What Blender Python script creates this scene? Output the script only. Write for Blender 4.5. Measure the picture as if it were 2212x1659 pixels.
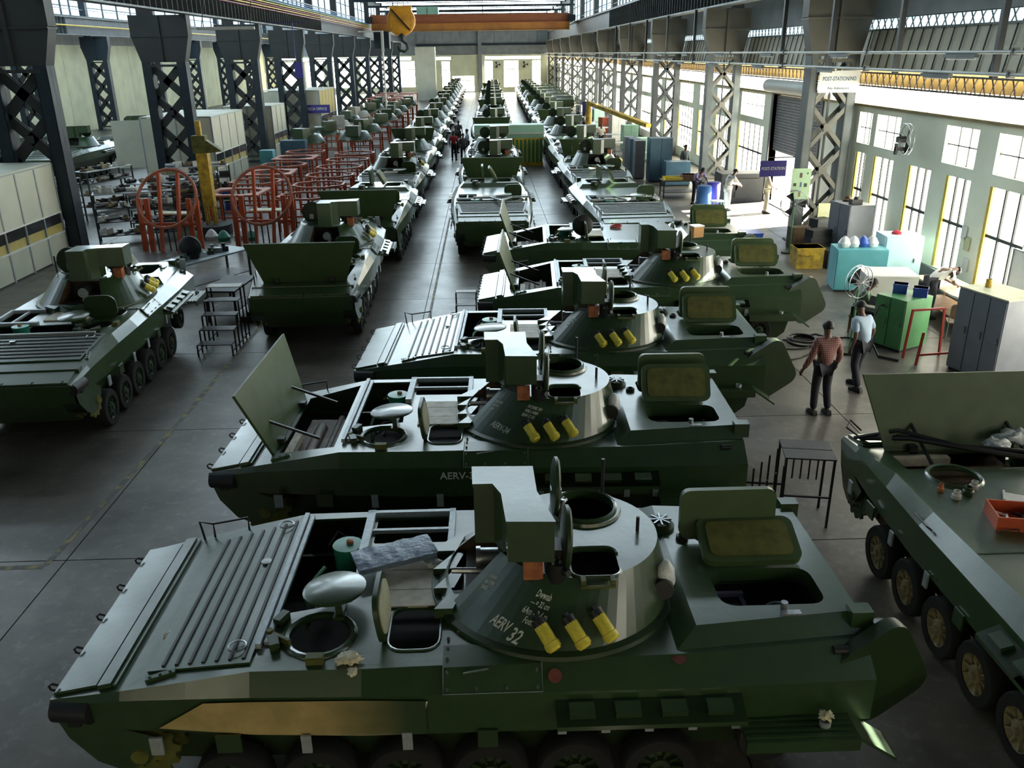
import bpy, bmesh, math, random
from math import sin, cos, pi, radians as R, sqrt, atan2
from mathutils import Vector as V, Matrix, Euler, noise
from mathutils.geometry import delaunay_2d_cdt
random.seed(7)
S = bpy.context.scene
for o in list(bpy.data.objects): bpy.data.objects.remove(o)
COL = S.collection
# ------------------------------------------------------------------ camera
cd = bpy.data.cameras.new('camera'); cam = bpy.data.objects.new('camera', cd); COL.objects.link(cam)
cd.sensor_width = 36; cd.lens = 36*1823/2212; cd.clip_end = 600
MR = Matrix(((0.9994428, 0.02255784, -0.02460145), (-0.03113883, 0.36473264, -0.93059147), (-0.01201918, 0.930839, 0.36523184)))
cam.matrix_world = Matrix.Translation((0, 0, 6.1)) @ MR.to_4x4()
S.camera = cam
# ------------------------------------------------------------------ light
S.view_settings.view_transform = 'Standard'; S.view_settings.look = 'None'
S.view_settings.exposure = 0.0; S.view_settings.gamma = 1.0; S.view_settings.use_curve_mapping = False
W = bpy.data.worlds.new('world'); S.world = W; W.use_nodes = True
W.node_tree.nodes['Background'].inputs[0].default_value = (0.80, 0.92, 1.0, 1)
W.node_tree.nodes['Background'].inputs[1].default_value = 2.2
sd = bpy.data.lights.new('sun', 'SUN'); sun = bpy.data.objects.new('sun', sd); COL.objects.link(sun)
sd.energy = 120; sd.angle = R(0.6); sd.color = (1, 0.96, 0.86)
sun.rotation_euler = V((-.86, -.27, -.43)).to_track_quat('-Z', 'Y').to_euler(); sun.location = (30, 30, 30)
SKY_E, WIN_E, CLR_E = 12.5, 16.0, 1.8      # ceiling skylights, wall windows, high clerestory panes
# ------------------------------------------------------------------ materials
def nod(nt, t, **k):
    n = nt.nodes.new(t)
    for a, b in k.items(): setattr(n, a, b)
    return n
def mat(name, col, rough=.5, metal=0, col2=None, scale=3, var=.25, bump=.0, bscale=40, spec=.5, emit=0, det=5, coat=0, alpha=1, lo=.35, hi=.68):
    m = bpy.data.materials.new(name); m.use_nodes = True; nt = m.node_tree; b = nt.nodes['Principled BSDF']
    L = nt.links.new
    b.inputs['Roughness'].default_value = rough; b.inputs['Metallic'].default_value = metal
    b.inputs['Specular IOR Level'].default_value = spec
    if coat: b.inputs['Coat Weight'].default_value = coat; b.inputs['Coat Roughness'].default_value = .18
    tc = nod(nt, 'ShaderNodeTexCoord'); nz = nod(nt, 'ShaderNodeTexNoise')
    nz.inputs['Scale'].default_value = scale; nz.inputs['Detail'].default_value = det
    L(tc.outputs['Object'], nz.inputs['Vector'])
    mr = nod(nt, 'ShaderNodeMapRange'); mr.inputs[1].default_value = lo; mr.inputs[2].default_value = hi
    L(nz.outputs['Fac'], mr.inputs[0])
    mx = nod(nt, 'ShaderNodeMix', data_type='RGBA')
    c2 = col2 if col2 else tuple(c*(1-var) for c in col)
    mx.inputs[6].default_value = (*col, 1); mx.inputs[7].default_value = (*c2, 1)
    L(mr.outputs[0], mx.inputs[0]); L(mx.outputs[2], b.inputs['Base Color'])
    if emit:
        L(mx.outputs[2], b.inputs['Emission Color']); b.inputs['Emission Strength'].default_value = emit
    if bump:
        n2 = nod(nt, 'ShaderNodeTexNoise'); n2.inputs['Scale'].default_value = bscale; n2.inputs['Detail'].default_value = 3
        L(tc.outputs['Object'], n2.inputs['Vector'])
        bp = nod(nt, 'ShaderNodeBump'); bp.inputs['Strength'].default_value = bump; bp.inputs['Distance'].default_value = .02
        L(n2.outputs['Fac'], bp.inputs['Height']); L(bp.outputs[0], b.inputs['Normal'])
    if not emit:
        r2 = nod(nt, 'ShaderNodeMapRange'); r2.inputs[3].default_value = max(.03, rough-.07); r2.inputs[4].default_value = min(1, rough+.1)
        L(nz.outputs['Fac'], r2.inputs[0]); L(r2.outputs[0], b.inputs['Roughness'])
    m.diffuse_color = (*col, 1)
    return m
M = dict(
 green=mat('green_paint', (.027, .060, .018), .30, col2=(.020, .045, .014), scale=4, bump=.08, bscale=14, spec=.8, coat=.55),
 green2=mat('green_paint_dull', (.020, .042, .012), .42, col2=(.014, .030, .009), scale=3, bump=.08, bscale=20, spec=.5),
 lid=mat('green_lid_paint', (.052, .088, .032), .42, col2=(.040, .070, .026), scale=3, spec=.45),
 teal=mat('sea_green_enamel', (.03, .26, .17), .35, scale=8),
 tan=mat('tan_reflection', (.50, .36, .15), .42, col2=(.34, .26, .10), scale=5),
 board=mat('pale_plywood', (.58, .52, .40), .6, col2=(.42, .36, .27), scale=9),
 chalk=mat('chalk', (.78, .82, .70), .9, var=.5, scale=60),
 white=mat('white_enamel', (.75, .76, .72), .5, var=.15),
 whitep=mat('white_plastic_bag', (.80, .83, .84), .3, var=.3, scale=20, bump=.4, bscale=30),
 fluff=mat('cotton_waste', (.78, .72, .52), .95, col2=(.55, .48, .32), scale=30, bump=.5),
 yellow=mat('yellow_plastic', (.75, .62, .06), .35, col2=(.6, .5, .05), scale=25),
 ylw=mat('yellow_machine_paint', (.62, .40, .03), .45, col2=(.25, .16, .03), scale=5),
 orange=mat('orange_steel_paint', (.55, .085, .02), .45, col2=(.36, .055, .02), scale=3),
 orange2=mat('faded_orange_paint', (.42, .13, .07), .5, col2=(.3, .08, .045), scale=3),
 rust=mat('rusty_orange_block', (.42, .14, .05), .6, col2=(.25, .07, .03), scale=12),
 black=mat('black_steel', (.012, .012, .013), .45, var=.3),
 rubber=mat('black_rubber', (.012, .012, .012), .8, var=.3),
 cream=mat('cream_wheel_disc', (.34, .29, .16), .6, col2=(.16, .12, .06), scale=6),
 steel=mat('bare_steel', (.42, .44, .46), .35, metal=.9, var=.3, scale=20),
 alu=mat('grey_aluminium', (.38, .42, .44), .42, metal=.3, var=.2, scale=20),
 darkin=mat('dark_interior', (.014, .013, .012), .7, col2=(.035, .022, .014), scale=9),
 brown=mat('brown_primer', (.10, .055, .022), .6, col2=(.05, .03, .015), scale=8),
 wood=mat('brown_wood', (.22, .12, .05), .6, col2=(.14, .07, .03), scale=6),
 purple=mat('violet_grey_frame', (.11, .10, .17), .5, var=.2),
 spot=mat('red_primer_spot', (.16, .035, .022), .6, var=.3, scale=20),
 tarp=mat('blue_grey_tarpaulin', (.17, .23, .32), .42, col2=(.12, .165, .24), scale=9, bump=.6, bscale=16, spec=.5),
 olive=mat('olive_yellow_lining', (.115, .115, .018), .6, col2=(.06, .065, .012), scale=7),
 creamlid=mat('cream_lining', (.62, .62, .42), .6, var=.2, scale=6),
 blue=mat('blue_plastic', (.03, .09, .42), .4, var=.2),
 skyb=mat('sky_blue_enamel', (.10, .40, .46), .45, var=.15),
 paleb=mat('pale_blue_enamel', (.45, .66, .70), .45, var=.1),
 navy=mat('steel_blue_enamel', (.05, .12, .18), .45, var=.2),
 mint=mat('mint_enamel', (.30, .52, .40), .45, var=.1),
 macg=mat('green_cabinet_enamel', (.10, .30, .12), .45, var=.15),
 grey=mat('grey_cabinet_enamel', (.20, .21, .24), .5, var=.15),
 lgrey=mat('light_grey_enamel', (.50, .50, .46), .5, var=.12),
 red=mat('red_steel_paint', (.42, .03, .02), .45, var=.2),
 signb=mat('violet_blue_sign', (.05, .04, .28), .5, var=.1),
 wall=mat('pale_yellow_wall', (.68, .68, .48), .85, col2=(.58, .58, .40), scale=.8, bump=.05),
 wallc=mat('cream_wall', (.86, .87, .72), .85, col2=(.74, .76, .62), scale=.7, bump=.05),
 dado=mat('grey_dado', (.16, .17, .17), .6, col2=(.11, .12, .12), scale=1.5),
 panel=mat('cream_partition', (.60, .60, .47), .6, col2=(.52, .53, .42), scale=1),
 ypanel=mat('yellow_partition', (.52, .42, .13), .6, var=.1),
 clad=mat('grey_cladding', (.26, .28, .29), .7, var=.2, scale=1.2),
 corr=mat('corrugated_sheet', (.50, .46, .34), .6, col2=(.40, .37, .28), scale=1.2),
 steelr=mat('olive_grey_steel', (.13, .125, .10), .5, col2=(.09, .088, .07), scale=1.5),
 gold=mat('ochre_truss_paint', (.26, .18, .05), .55, col2=(.17, .12, .035), scale=3),
 steelb=mat('dark_blue_steel', (.012, .024, .036), .5, col2=(.008, .016, .024), scale=1.5, spec=.4),
 steelg=mat('grey_green_steel', (.085, .10, .10), .5, col2=(.055, .068, .07), scale=1.5),
 steeld=mat('charcoal_steel', (.026, .030, .031), .55, col2=(.016, .018, .02), scale=1.5),
 brackr=mat('olive_bracket_steel', (.115, .108, .085), .6, var=.2, scale=1),
 bracket=mat('grey_bracket_steel', (.026, .030, .030), .6, var=.2, scale=1),
 ceil=mat('dark_roof_sheet', (.05, .055, .06), .8, var=.2),
 shut=mat('grey_shutter', (.14, .14, .145), .5, var=.15),
 hookp=mat('orange_hook_paint', (.85, .40, .03), .45, col2=(.55, .25, .03), scale=4),
 crane=mat('orange_crane_paint', (.55, .27, .06), .5, col2=(.35, .16, .05), scale=.6),
 glass=mat('daylit_glass', (1.0, .98, .84), .3, var=.03, emit=WIN_E),
 glassw=mat('warm_daylit_glass', (1.0, .90, .62), .3, var=.03, emit=1.7),
 glassc=mat('daylit_high_glass', (.62, .84, 1.0), .3, var=.25, scale=.5, emit=CLR_E),
 skyl=mat('daylit_roof_sheet', (.72, .89, .98), .3, var=.25, scale=.4, emit=SKY_E),
 booth=mat('smoked_booth_glass', (.03, .035, .035), .12, var=.2),
 tube=mat('unlit_tube_light', (.6, .62, .6), .4, var=.1),
 skin=mat('brown_skin', (.13, .065, .04), .55, var=.15), hair=mat('black_hair', (.008, .007, .007), .6, var=.3),
 denim=mat('dark_trousers', (.018, .018, .03), .8, var=.3), khaki=mat('khaki_overalls', (.42, .38, .28), .8, var=.2),
 whites=mat('white_cotton', (.75, .74, .70), .8, var=.15), lblue=mat('pale_blue_cotton', (.42, .55, .70), .8, var=.12),
 redcl=mat('red_cotton', (.50, .03, .05), .8, var=.2), greycl=mat('grey_cotton', (.07, .08, .09), .8, var=.2), greencl=mat('green_cotton', (.16, .24, .15), .8, var=.2),
 violet=mat('lilac_cotton', (.32, .28, .50), .8, var=.15), shoe=mat('black_leather', (.012, .01, .01), .45, var=.2),
 paper=mat('white_paper', (.72, .73, .70), .8, var=.1), ypaper=mat('yellow_notice', (.60, .62, .36), .8, var=.1), gpaper=mat('green_poster', (.34, .48, .30), .7, var=.12),
 ground=mat('sunlit_yard', (.62, .58, .50), .9, var=.15, scale=.6),
 cable=mat('black_cable', (.01, .01, .01), .5, var=.2), bluep=mat('blue_pipe', (.04, .16, .45), .5), redp=mat('dark_red_pipe', (.28, .05, .06), .5), yelp=mat('yellow_pipe', (.70, .50, .05), .5), grnp=mat('green_pipe', (.10, .30, .14), .5),
)
def special_floor():
    m = mat('worn_concrete', (.135, .120, .100), .36, col2=(.075, .067, .057), scale=1.3, bump=.10, bscale=9, det=8, lo=.3, hi=.7, spec=.5)
    nt = m.node_tree; L = nt.links.new; mx = [n for n in nt.nodes if n.type == 'MIX'][0]; b = nt.nodes['Principled BSDF']
    tc = [n for n in nt.nodes if n.type == 'TEX_COORD'][0]
    # pale scuffs and dark oil stains
    n3 = nod(nt, 'ShaderNodeTexNoise'); n3.inputs['Scale'].default_value = 5; n3.inputs['Detail'].default_value = 9; n3.inputs['Roughness'].default_value = .75
    L(tc.outputs['Object'], n3.inputs['Vector'])
    r3 = nod(nt, 'ShaderNodeMapRange'); r3.inputs[1].default_value = .52; r3.inputs[2].default_value = .78; L(n3.outputs['Fac'], r3.inputs[0])
    m3 = nod(nt, 'ShaderNodeMix', data_type='RGBA'); m3.inputs[7].default_value = (.21, .20, .18, 1); L(r3.outputs[0], m3.inputs[0]); L(mx.outputs[2], m3.inputs[6])
    n4 = nod(nt, 'ShaderNodeTexNoise'); n4.inputs['Scale'].default_value = .8; n4.inputs['Detail'].default_value = 4; L(tc.outputs['Object'], n4.inputs['Vector'])
    r4 = nod(nt, 'ShaderNodeMapRange'); r4.inputs[1].default_value = .58; r4.inputs[2].default_value = .75; r4.inputs[4].default_value = .75; L(n4.outputs['Fac'], r4.inputs[0])
    m4 = nod(nt, 'ShaderNodeMix', data_type='RGBA'); m4.inputs[7].default_value = (.022, .020, .018, 1); L(r4.outputs[0], m4.inputs[0]); L(m3.outputs[2], m4.inputs[6])
    L(m4.outputs[2], b.inputs['Base Color'])
    return m
M['floor'] = special_floor()
def worn_paint(name, col, under=(.11, .105, .10), sc=14, thr=.5):
    m = mat(name, col, .6, col2=under, scale=sc, det=9, lo=thr-.08, hi=thr+.06); return m
M['line'] = worn_paint('worn_yellow_line', (.26, .20, .05), under=(.085, .08, .072), sc=5, thr=.47)
M['plaid'] = mat('red_plaid_cotton', (.30, .11, .09), .85)
def plaid():
    m = M['plaid']; nt = m.node_tree; L = nt.links.new; b = nt.nodes['Principled BSDF']
    tc = [n for n in nt.nodes if n.type == 'TEX_COORD'][0]
    w1 = nod(nt, 'ShaderNodeTexWave', wave_type='BANDS', bands_direction='X'); w2 = nod(nt, 'ShaderNodeTexWave', wave_type='BANDS', bands_direction='Z')
    for w in (w1, w2): w.inputs['Scale'].default_value = 9; L(tc.outputs['Object'], w.inputs['Vector'])
    a = nod(nt, 'ShaderNodeMath', operation='ADD'); L(w1.outputs['Fac'], a.inputs[0]); L(w2.outputs['Fac'], a.inputs[1])
    r = nod(nt, 'ShaderNodeValToRGB'); r.color_ramp.elements[0].position = .3; r.color_ramp.elements[0].color = (.10, .03, .035, 1)
    r.color_ramp.elements[1].position = 1.0; r.color_ramp.elements[1].color = (.40, .20, .17, 1)
    d = nod(nt, 'ShaderNodeMath', operation='MULTIPLY'); d.inputs[1].default_value = .6; L(a.outputs[0], d.inputs[0]); L(d.outputs[0], r.inputs[0]); L(r.outputs[0], b.inputs['Base Color'])
plaid()
# warm tan reflection painted as colour on one flank, fading out into green
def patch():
    m = M['tan'].copy(); m.name = 'tan_reflection_fading_to_green'; nt = m.node_tree; L = nt.links.new; b = nt.nodes['Principled BSDF']
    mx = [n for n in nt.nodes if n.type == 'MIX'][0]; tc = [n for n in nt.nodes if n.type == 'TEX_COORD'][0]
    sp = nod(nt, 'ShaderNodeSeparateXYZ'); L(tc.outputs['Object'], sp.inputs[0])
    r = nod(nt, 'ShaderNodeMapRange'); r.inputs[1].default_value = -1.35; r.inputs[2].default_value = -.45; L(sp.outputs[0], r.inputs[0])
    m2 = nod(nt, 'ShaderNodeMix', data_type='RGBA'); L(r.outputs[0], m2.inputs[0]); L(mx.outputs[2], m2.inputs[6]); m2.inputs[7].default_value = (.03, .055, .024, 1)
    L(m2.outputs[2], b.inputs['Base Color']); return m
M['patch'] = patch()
# ------------------------------------------------------------------ mesh helpers
class MB:
    def __init__(s): s.v = []; s.f = []
    def add(s, vs, fs, T=None):
        n = len(s.v); s.v += [tuple((T @ V(p)) if T else p) for p in vs]; s.f += [tuple(i+n for i in f) for f in fs]; return s
    def box(s, x0, y0, z0, x1, y1, z1, T=None):
        x0, x1 = min(x0, x1), max(x0, x1); y0, y1 = min(y0, y1), max(y0, y1); z0, z1 = min(z0, z1), max(z0, z1)
        return s.add([(x0, y0, z0), (x1, y0, z0), (x1, y1, z0), (x0, y1, z0), (x0, y0, z1), (x1, y0, z1), (x1, y1, z1), (x0, y1, z1)],
                     [(3, 2, 1, 0), (4, 5, 6, 7), (0, 1, 5, 4), (1, 2, 6, 5), (2, 3, 7, 6), (3, 0, 4, 7)], T)
    def prism(s, poly, z0, z1, T=None, top=None):
        n = len(poly); top = top or poly
        a = sum(poly[i][0]*poly[(i+1) % n][1]-poly[(i+1) % n][0]*poly[i][1] for i in range(n))
        if a < 0: poly = poly[::-1]; top = top[::-1]
        return s.add([(x, y, z0) for x, y in poly]+[(x, y, z1) for x, y in top],
                     [tuple(range(n-1, -1, -1)), tuple(range(n, 2*n))]+[(i, (i+1) % n, n+(i+1) % n, n+i) for i in range(n)], T)
    def beam(s, p0, p1, w, h=None, up=(0, 0, 1)):
        h = h or w; p0 = V(p0); p1 = V(p1); d = (p1-p0); l = d.length
        if l < 1e-6: return s
        d.normalize(); u = V(up)
        if abs(d.dot(u)) > .98: u = V((1, 0, 0))
        a = d.cross(u).normalized(); b = a.cross(d).normalized()
        T = Matrix((( *a, 0), (*b, 0), (*d, 0), (0, 0, 0, 1))).transposed(); T.translation = p0
        return s.box(-w/2, -h/2, 0, w/2, h/2, l, T)
    def cyl(s, p0, p1, r0, r1=None, n=12, caps=True):
        r1 = r0 if r1 is None else r1; p0 = V(p0); p1 = V(p1); d = (p1-p0).normalized()
        u = V((0, 0, 1)) if abs(d.z) < .9 else V((1, 0, 0)); a = d.cross(u).normalized(); b = d.cross(a)
        vs = []
        for p, r in ((p0, r0), (p1, r1)):
            vs += [tuple(p+a*r*cos(2*pi*i/n)+b*r*sin(2*pi*i/n)) for i in range(n)]
        fs = [(i, (i+1) % n, n+(i+1) % n, n+i) for i in range(n)]
        if caps: fs += [tuple(range(n-1, -1, -1)), tuple(range(n, 2*n))]
        return s.add(vs, fs)
    def tube(s, pts, r, n=6):
        pts = [V(p) for p in pts]; k = len(pts); vs = []; prev = None
        for i, p in enumerate(pts):
            d = ((pts[min(i+1, k-1)]-pts[max(i-1, 0)])).normalized()
            if prev is None:
                u = V((0, 0, 1)) if abs(d.z) < .9 else V((1, 0, 0)); a = d.cross(u).normalized()
            else: a = (prev-d*prev.dot(d)).normalized()
            prev = a; b = d.cross(a)
            vs += [tuple(p+a*r*cos(2*pi*j/n)+b*r*sin(2*pi*j/n)) for j in range(n)]
        fs = [(i*n+j, i*n+(j+1) % n, (i+1)*n+(j+1) % n, (i+1)*n+j) for i in range(k-1) for j in range(n)]
        return s.add(vs, fs+[tuple(range(n-1, -1, -1)), tuple(range((k-1)*n, k*n))])
    def ring(s, c, r, t, n=24, m=6, axis='z', T=None, sq=False):
        vs = []
        for i in range(n):
            A = 2*pi*i/n
            for j in range(m):
                B = 2*pi*(j+.5)/m; q = r+t*cos(B); z = t*sin(B)
                p = (q*cos(A), q*sin(A), z)
                if axis == 'x': p = (z, q*cos(A), q*sin(A))
                if axis == 'y': p = (q*cos(A), z, q*sin(A))
                vs.append((p[0]+c[0], p[1]+c[1], p[2]+c[2]))
        return s.add(vs, [(i*m+j, ((i+1) % n)*m+j, ((i+1) % n)*m+(j+1) % m, i*m+(j+1) % m) for i in range(n) for j in range(m)], T)
    def lathe(s, prof, c=(0, 0, 0), n=20, axis='z', sx=1, sy=1):
        vs = []
        for r, z in prof:
            for i in range(n):
                A = 2*pi*i/n; p = (r*cos(A)*sx, r*sin(A)*sy, z)
                if axis == 'y': p = (r*cos(A), z, r*sin(A))
                if axis == 'x': p = (z, r*cos(A), r*sin(A))
                vs.append((p[0]+c[0], p[1]+c[1], p[2]+c[2]))
        k = len(prof)
        fs = [(i*n+j, i*n+(j+1) % n, (i+1)*n+(j+1) % n, (i+1)*n+j) for i in range(k-1) for j in range(n)]
        return s.add(vs, fs)
    def plate(s, outline, holes, zf=lambda x, y: 0, t=0, T=None, extra=()):
        """flat sheet with real holes; zf gives the height, t the thickness of hole and outer edges"""
        pts = [V((x, y)) for x, y in outline]; loops = [list(range(len(pts)))]
        for h in holes:
            k = len(pts); pts += [V((x, y)) for x, y in h]; loops.append(list(range(k, len(pts))))
        pts += [V(e) for e in extra]
        edges = [(l[i], l[(i+1) % len(l)]) for l in loops for i in range(len(l))]
        vo, eo, fo, *_ = delaunay_2d_cdt(pts, edges, [], 0, 1e-6)
        def inside(p, poly):
            c = False; n = len(poly)
            for i in range(n):
                a, b = poly[i], poly[(i+1) % n]
                if (a[1] > p[1]) != (b[1] > p[1]) and p[0] < (b[0]-a[0])*(p[1]-a[1])/(b[1]-a[1])+a[0]: c = not c
            return c
        fs = []
        for f in fo:
            c = sum((vo[i] for i in f), V((0, 0)))/len(f)
            if inside(c, outline) and not any(inside(c, h) for h in holes): fs.append(tuple(f))
        vs = [(p.x, p.y, zf(p.x, p.y)) for p in vo]
        s.add(vs, fs, T)
        if t:
            s.add([(p.x, p.y, zf(p.x, p.y)-t) for p in vo], [f[::-1] for f in fs], T)
            for h in [outline]+list(holes):
                n = len(h)
                s.add([(x, y, zf(x, y)) for x, y in h]+[(x, y, zf(x, y)-t) for x, y in h], [(i, (i+1) % n, n+(i+1) % n, n+i) for i in range(n)], T)
        return s
    def me(s, name='mesh', smooth=40):
        m = bpy.data.meshes.new(name); m.from_pydata(s.v, [], s.f); 
        if smooth:
            m.shade_smooth(); m.set_sharp_from_angle(angle=R(smooth))
        m.update(); return m
def rrect(x0, y0, x1, y1, r, n=4):
    o = []
    for cx, cy, a0 in ((x1-r, y1-r, 0), (x0+r, y1-r, 90), (x0+r, y0+r, 180), (x1-r, y0+r, 270)):
        o += [(cx+r*cos(R(a0+90*i/n)), cy+r*sin(R(a0+90*i/n))) for i in range(n+1)]
    return o
def circ(cx, cy, r, n=24): return [(cx+r*cos(2*pi*i/n), cy+r*sin(2*pi*i/n)) for i in range(n)]
def tag(o, label, cat, group=None, kind=None):
    if label: o['label'] = label
    if cat: o['category'] = cat
    if group: o['group'] = group
    if kind: o['kind'] = kind
    return o
def thing(name, label, cat, loc=(0, 0, 0), rz=0, group=None):
    o = bpy.data.objects.new(name, None); COL.objects.link(o); o.location = loc; o.rotation_euler = (0, 0, rz); o.empty_display_size = .1
    return tag(o, label, cat, group)
MC = {}; FN = {}
def ob(name, m, material, parent=None, loc=(0, 0, 0), rot=(0, 0, 0), label=None, kind=None):
    """m: an MB, a mesh, or a (key, function) pair whose mesh is shared by every object of that key"""
    if isinstance(m, tuple):
        k = (m[0], material)
        if m[1]: FN[m[0]] = m[1]
        if k not in MC: q = FN[m[0]](); MC[k] = q.me(name) if isinstance(q, MB) else q
        m = MC[k]
    elif isinstance(m, MB): m = m.me(name)
    if material and not m.materials: m.materials.append(M[material])
    o = bpy.data.objects.new(name, m); COL.objects.link(o); o.location = loc; o.rotation_euler = rot
    if parent: o.parent = parent
    if label: o['label'] = label
    if kind: o['kind'] = kind
    return o
def single(name, m, material, label, cat, loc=(0, 0, 0), rot=(0, 0, 0), group=None):
    return tag(ob(name, m, material, None, loc, rot), label, cat, group)
def struct(name, m, material, parent=None, loc=(0, 0, 0), rot=(0, 0, 0)):
    o = ob(name, m, material, parent, loc, rot)
    if not parent: o['kind'] = 'structure'
    return o
def text_mesh(txt, size, depth=.0, align='CENTER', sx=1, shear=0):
    c = bpy.data.curves.new('text', 'FONT'); c.body = txt; c.size = size; c.align_x = align; c.align_y = 'CENTER'; c.extrude = depth; c.shear = shear; c.resolution_u = 2; c.offset = size*.02
    t = bpy.data.objects.new('text', c); m = bpy.data.meshes.new_from_object(t); bpy.data.objects.remove(t)
    for v in m.vertices: v.co.x *= sx
    return m
# ------------------------------------------------------------------ the hall: floor
fb = struct('floor', MB().box(-36, -6, -.10, 12.2, 150, -.03), 'darkin')
xs = [-36, -17.45]+[-5.6+3.95*k for k in range(-2, 5)]+[12.2]
xs = sorted(set([-36, -17.45, -13.5, -9.55, -5.6, -1.65, 2.3, 6.25, 10.2, 12.2]))
ys = [-6+0*1]+[9.6+4.1*k for k in range(-3, 14)]+[74.5, 88, 104, 122, 150]
for i in range(len(xs)-1):
    for j in range(len(ys)-1):
        if xs[i] == -36 and j % 3: continue
        y1 = ys[min(j+3, len(ys)-1)] if xs[i] == -36 else ys[j+1]
        g = .009
        ob('floor_slab', MB().box(xs[i]+g, ys[j]+g, -.03, xs[i+1]-g, y1-g, 0), 'floor', fb)
ln = MB()
def strip(pts, w, jit=.012):
    for a, b in zip(pts, pts[1:]):
        a = V((*a, 0)); b = V((*b, 0)); d = (b-a).normalized(); n = V((-d.y, d.x, 0))*w/2; k = max(1, int((b-a).length/.5))
        for i in range(k):
            p = a+(b-a)*i/k; q = a+(b-a)*(i+1)/k
            ln.prism([(p-n).to_2d(), (p+n).to_2d(), (q+n).to_2d(), (q-n).to_2d()], .0005, .0025)
strip([(-5.82, 9.5), (-5.62, 13.6), (-5.55, 20)], .09); strip([(-8.5, 9.46), (-5.82, 9.46)], .09)
ob('painted_line', ln, 'line', fb, label='worn yellow line')
ln = MB(); strip([(-1.5, 16), (-1.5, 34)], .07); ob('painted_line', ln, 'line', fb, label='worn yellow line')
# ------------------------------------------------------------------ walls
def wall_xplane(X, ya, yb, z0, z1, holes, th):     # wall whose room face is the plane x = X
    T = Matrix(((0, 0, 1, X), (1, 0, 0, 0), (0, 1, 0, 0), (0, 0, 0, 1)))
    return MB().plate([(ya, z0), (yb, z0), (yb, z1), (ya, z1)], [[(a, c), (b, c), (b, d), (a, d)] for a, b, c, d in holes], lambda x, y: 0, -th, T)
DOORS = [(31.2, 36.6, 0.0, 4.6)]
win = []            # y0, y1, z0, z1 on the right wall
for y0, y1 in ((10.2, 12.0), (13.2, 15.0), (15.6, 17.3), (18.4, 20.1), (20.95, 22.15), (22.95, 24.25), (25.2, 26.55), (27.1, 27.9)): win.append((y0, y1, .6, 3.0))
for y0, y1 in ((13.2, 15.2), (17.9, 20.1), (20.95, 22.5), (25.1, 26.65), (27.0, 27.95)): win.append((y0, y1, 3.28, 4.22))
for k in range(8):
    b = 37.6+13.2*k
    for a, c in ((0, 3.8), (5.6, 8.2), (9.3, 11.9)):
        if b+c < 149: win += [(b+a, b+c, .6, 3.0), (b+a+.2, b+c-.2, 3.3, 4.3)]
wr = struct('wall_right', wall_xplane(12, -6, 150, .02, 4.46, win+[(DOORS[0][0], DOORS[0][1], .03, 4.5)], .3), 'wallc')
ob('dado', MB().box(11.97, -6, .02, 12, 31.1, .52).box(11.93, -6, .52, 12, 31.1, .56), 'dado', wr)
ob('cornice', MB().box(11.9, -6, 4.4, 12.3, 150, 4.47), 'gold', wr)
for n, (a, b, c, d) in enumerate(win):
    far = a > 60
    w = struct('window_%d' % (n+1), MB().box(12.14, a, c, 12.17, b, d), 'glass')
    fr = MB()
    for y in (a, b): fr.box(12.1, y-.02, c, 12.2, y+.02, d)
    for z in (c, d): fr.box(12.1, a, z-.02, 12.2, b, z+.02)
    ob('window_frame', fr, 'lgrey', w)
    mu = MB(); k = 3 if b-a < 2.5 else 5
    if d-c > 2:
        for i in range(1, k): mu.box(12.07, a+(b-a)*i/k-.03, c, 12.12, a+(b-a)*i/k+.03, d)
        mu.box(12.06, a, c+1.2, 12.12, b, c+1.28)
        if not far: ob('yellow_jamb', MB().box(12.02, b-.10, c, 12.08, b-.01, d), 'yelp', w)
    else:
        for i in range(1, k): mu.box(12.09, a+(b-a)*i/k-.013, c, 12.12, a+(b-a)*i/k+.013, d)
        mu.box(12.09, a, (c+d)/2-.015, 12.12, b, (c+d)/2+.015)
    ob('glazing_bar', mu, 'bracket', w, kind='stuff')
# above the cornice: glowing slot, ochre lattice, corrugated apron, lattice light, dark sheet
w = struct('window_200', MB().box(12.3, -6, 4.40, 12.34, 150, 5.02), 'glass')
wu = struct('wall_right_upper', MB().box(12.1, -6, 6.95, 12.4, 150, 9.37), 'clad')
ob('light_band', MB().box(12.3, -6, 6.62, 12.33, 150, 6.95), 'glassc', wu)
ob('backing_sheet', MB().box(12.3, -6, 5.0, 12.34, 150, 5.5), 'gold', wu); ob('corrugated_sheet', MB().box(12.1, -6, 5.45, 12.15, 6.1, 6.65), 'corr', wu)
for nm, z0, z1, x, mt, st in (('lattice_truss', 4.98, 5.42, 12.0, 'brown', .42), ('lattice_band', 6.60, 6.97, 12.2, 'steelg', .45)):
    q = MB().box(x-.03, -6, z0, x+.03, 150, z0+.05).box(x-.03, -6, z1-.05, x+.03, 150, z1); y = 8
    while y < 80:
        q.beam((x, y, z0), (x, y+st*.6, z1), .025); q.beam((x, y+st*.6, z0), (x, y, z1), .025); y += st
    ob(nm, q, mt, wu, kind='stuff')
k = 0; y = 6.0
while y < 62:      # corrugated apron: single sheets
    q = MB(); n = 8
    q.add([(12.0+.25*zz+.02*(i % 2), y+.56*i/n, 5.48+1.14*zz) for zz in (0, 1) for i in range(n+1)], [(i, i+1, n+2+i, n+1+i) for i in range(n)])
    ob('corrugated_sheet', q, 'corr', wu); ob('seam_strip', ('seamst', lambda: MB().beam((11.97, 0, 5.48), (12.22, .12, 6.62), .025)), 'bracket', wu, (0, y, 0)); y += .556
ob('corrugated_sheet', MB().box(12.0, 62, 5.45, 12.05, 150, 6.65), 'corr', wu)
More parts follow.
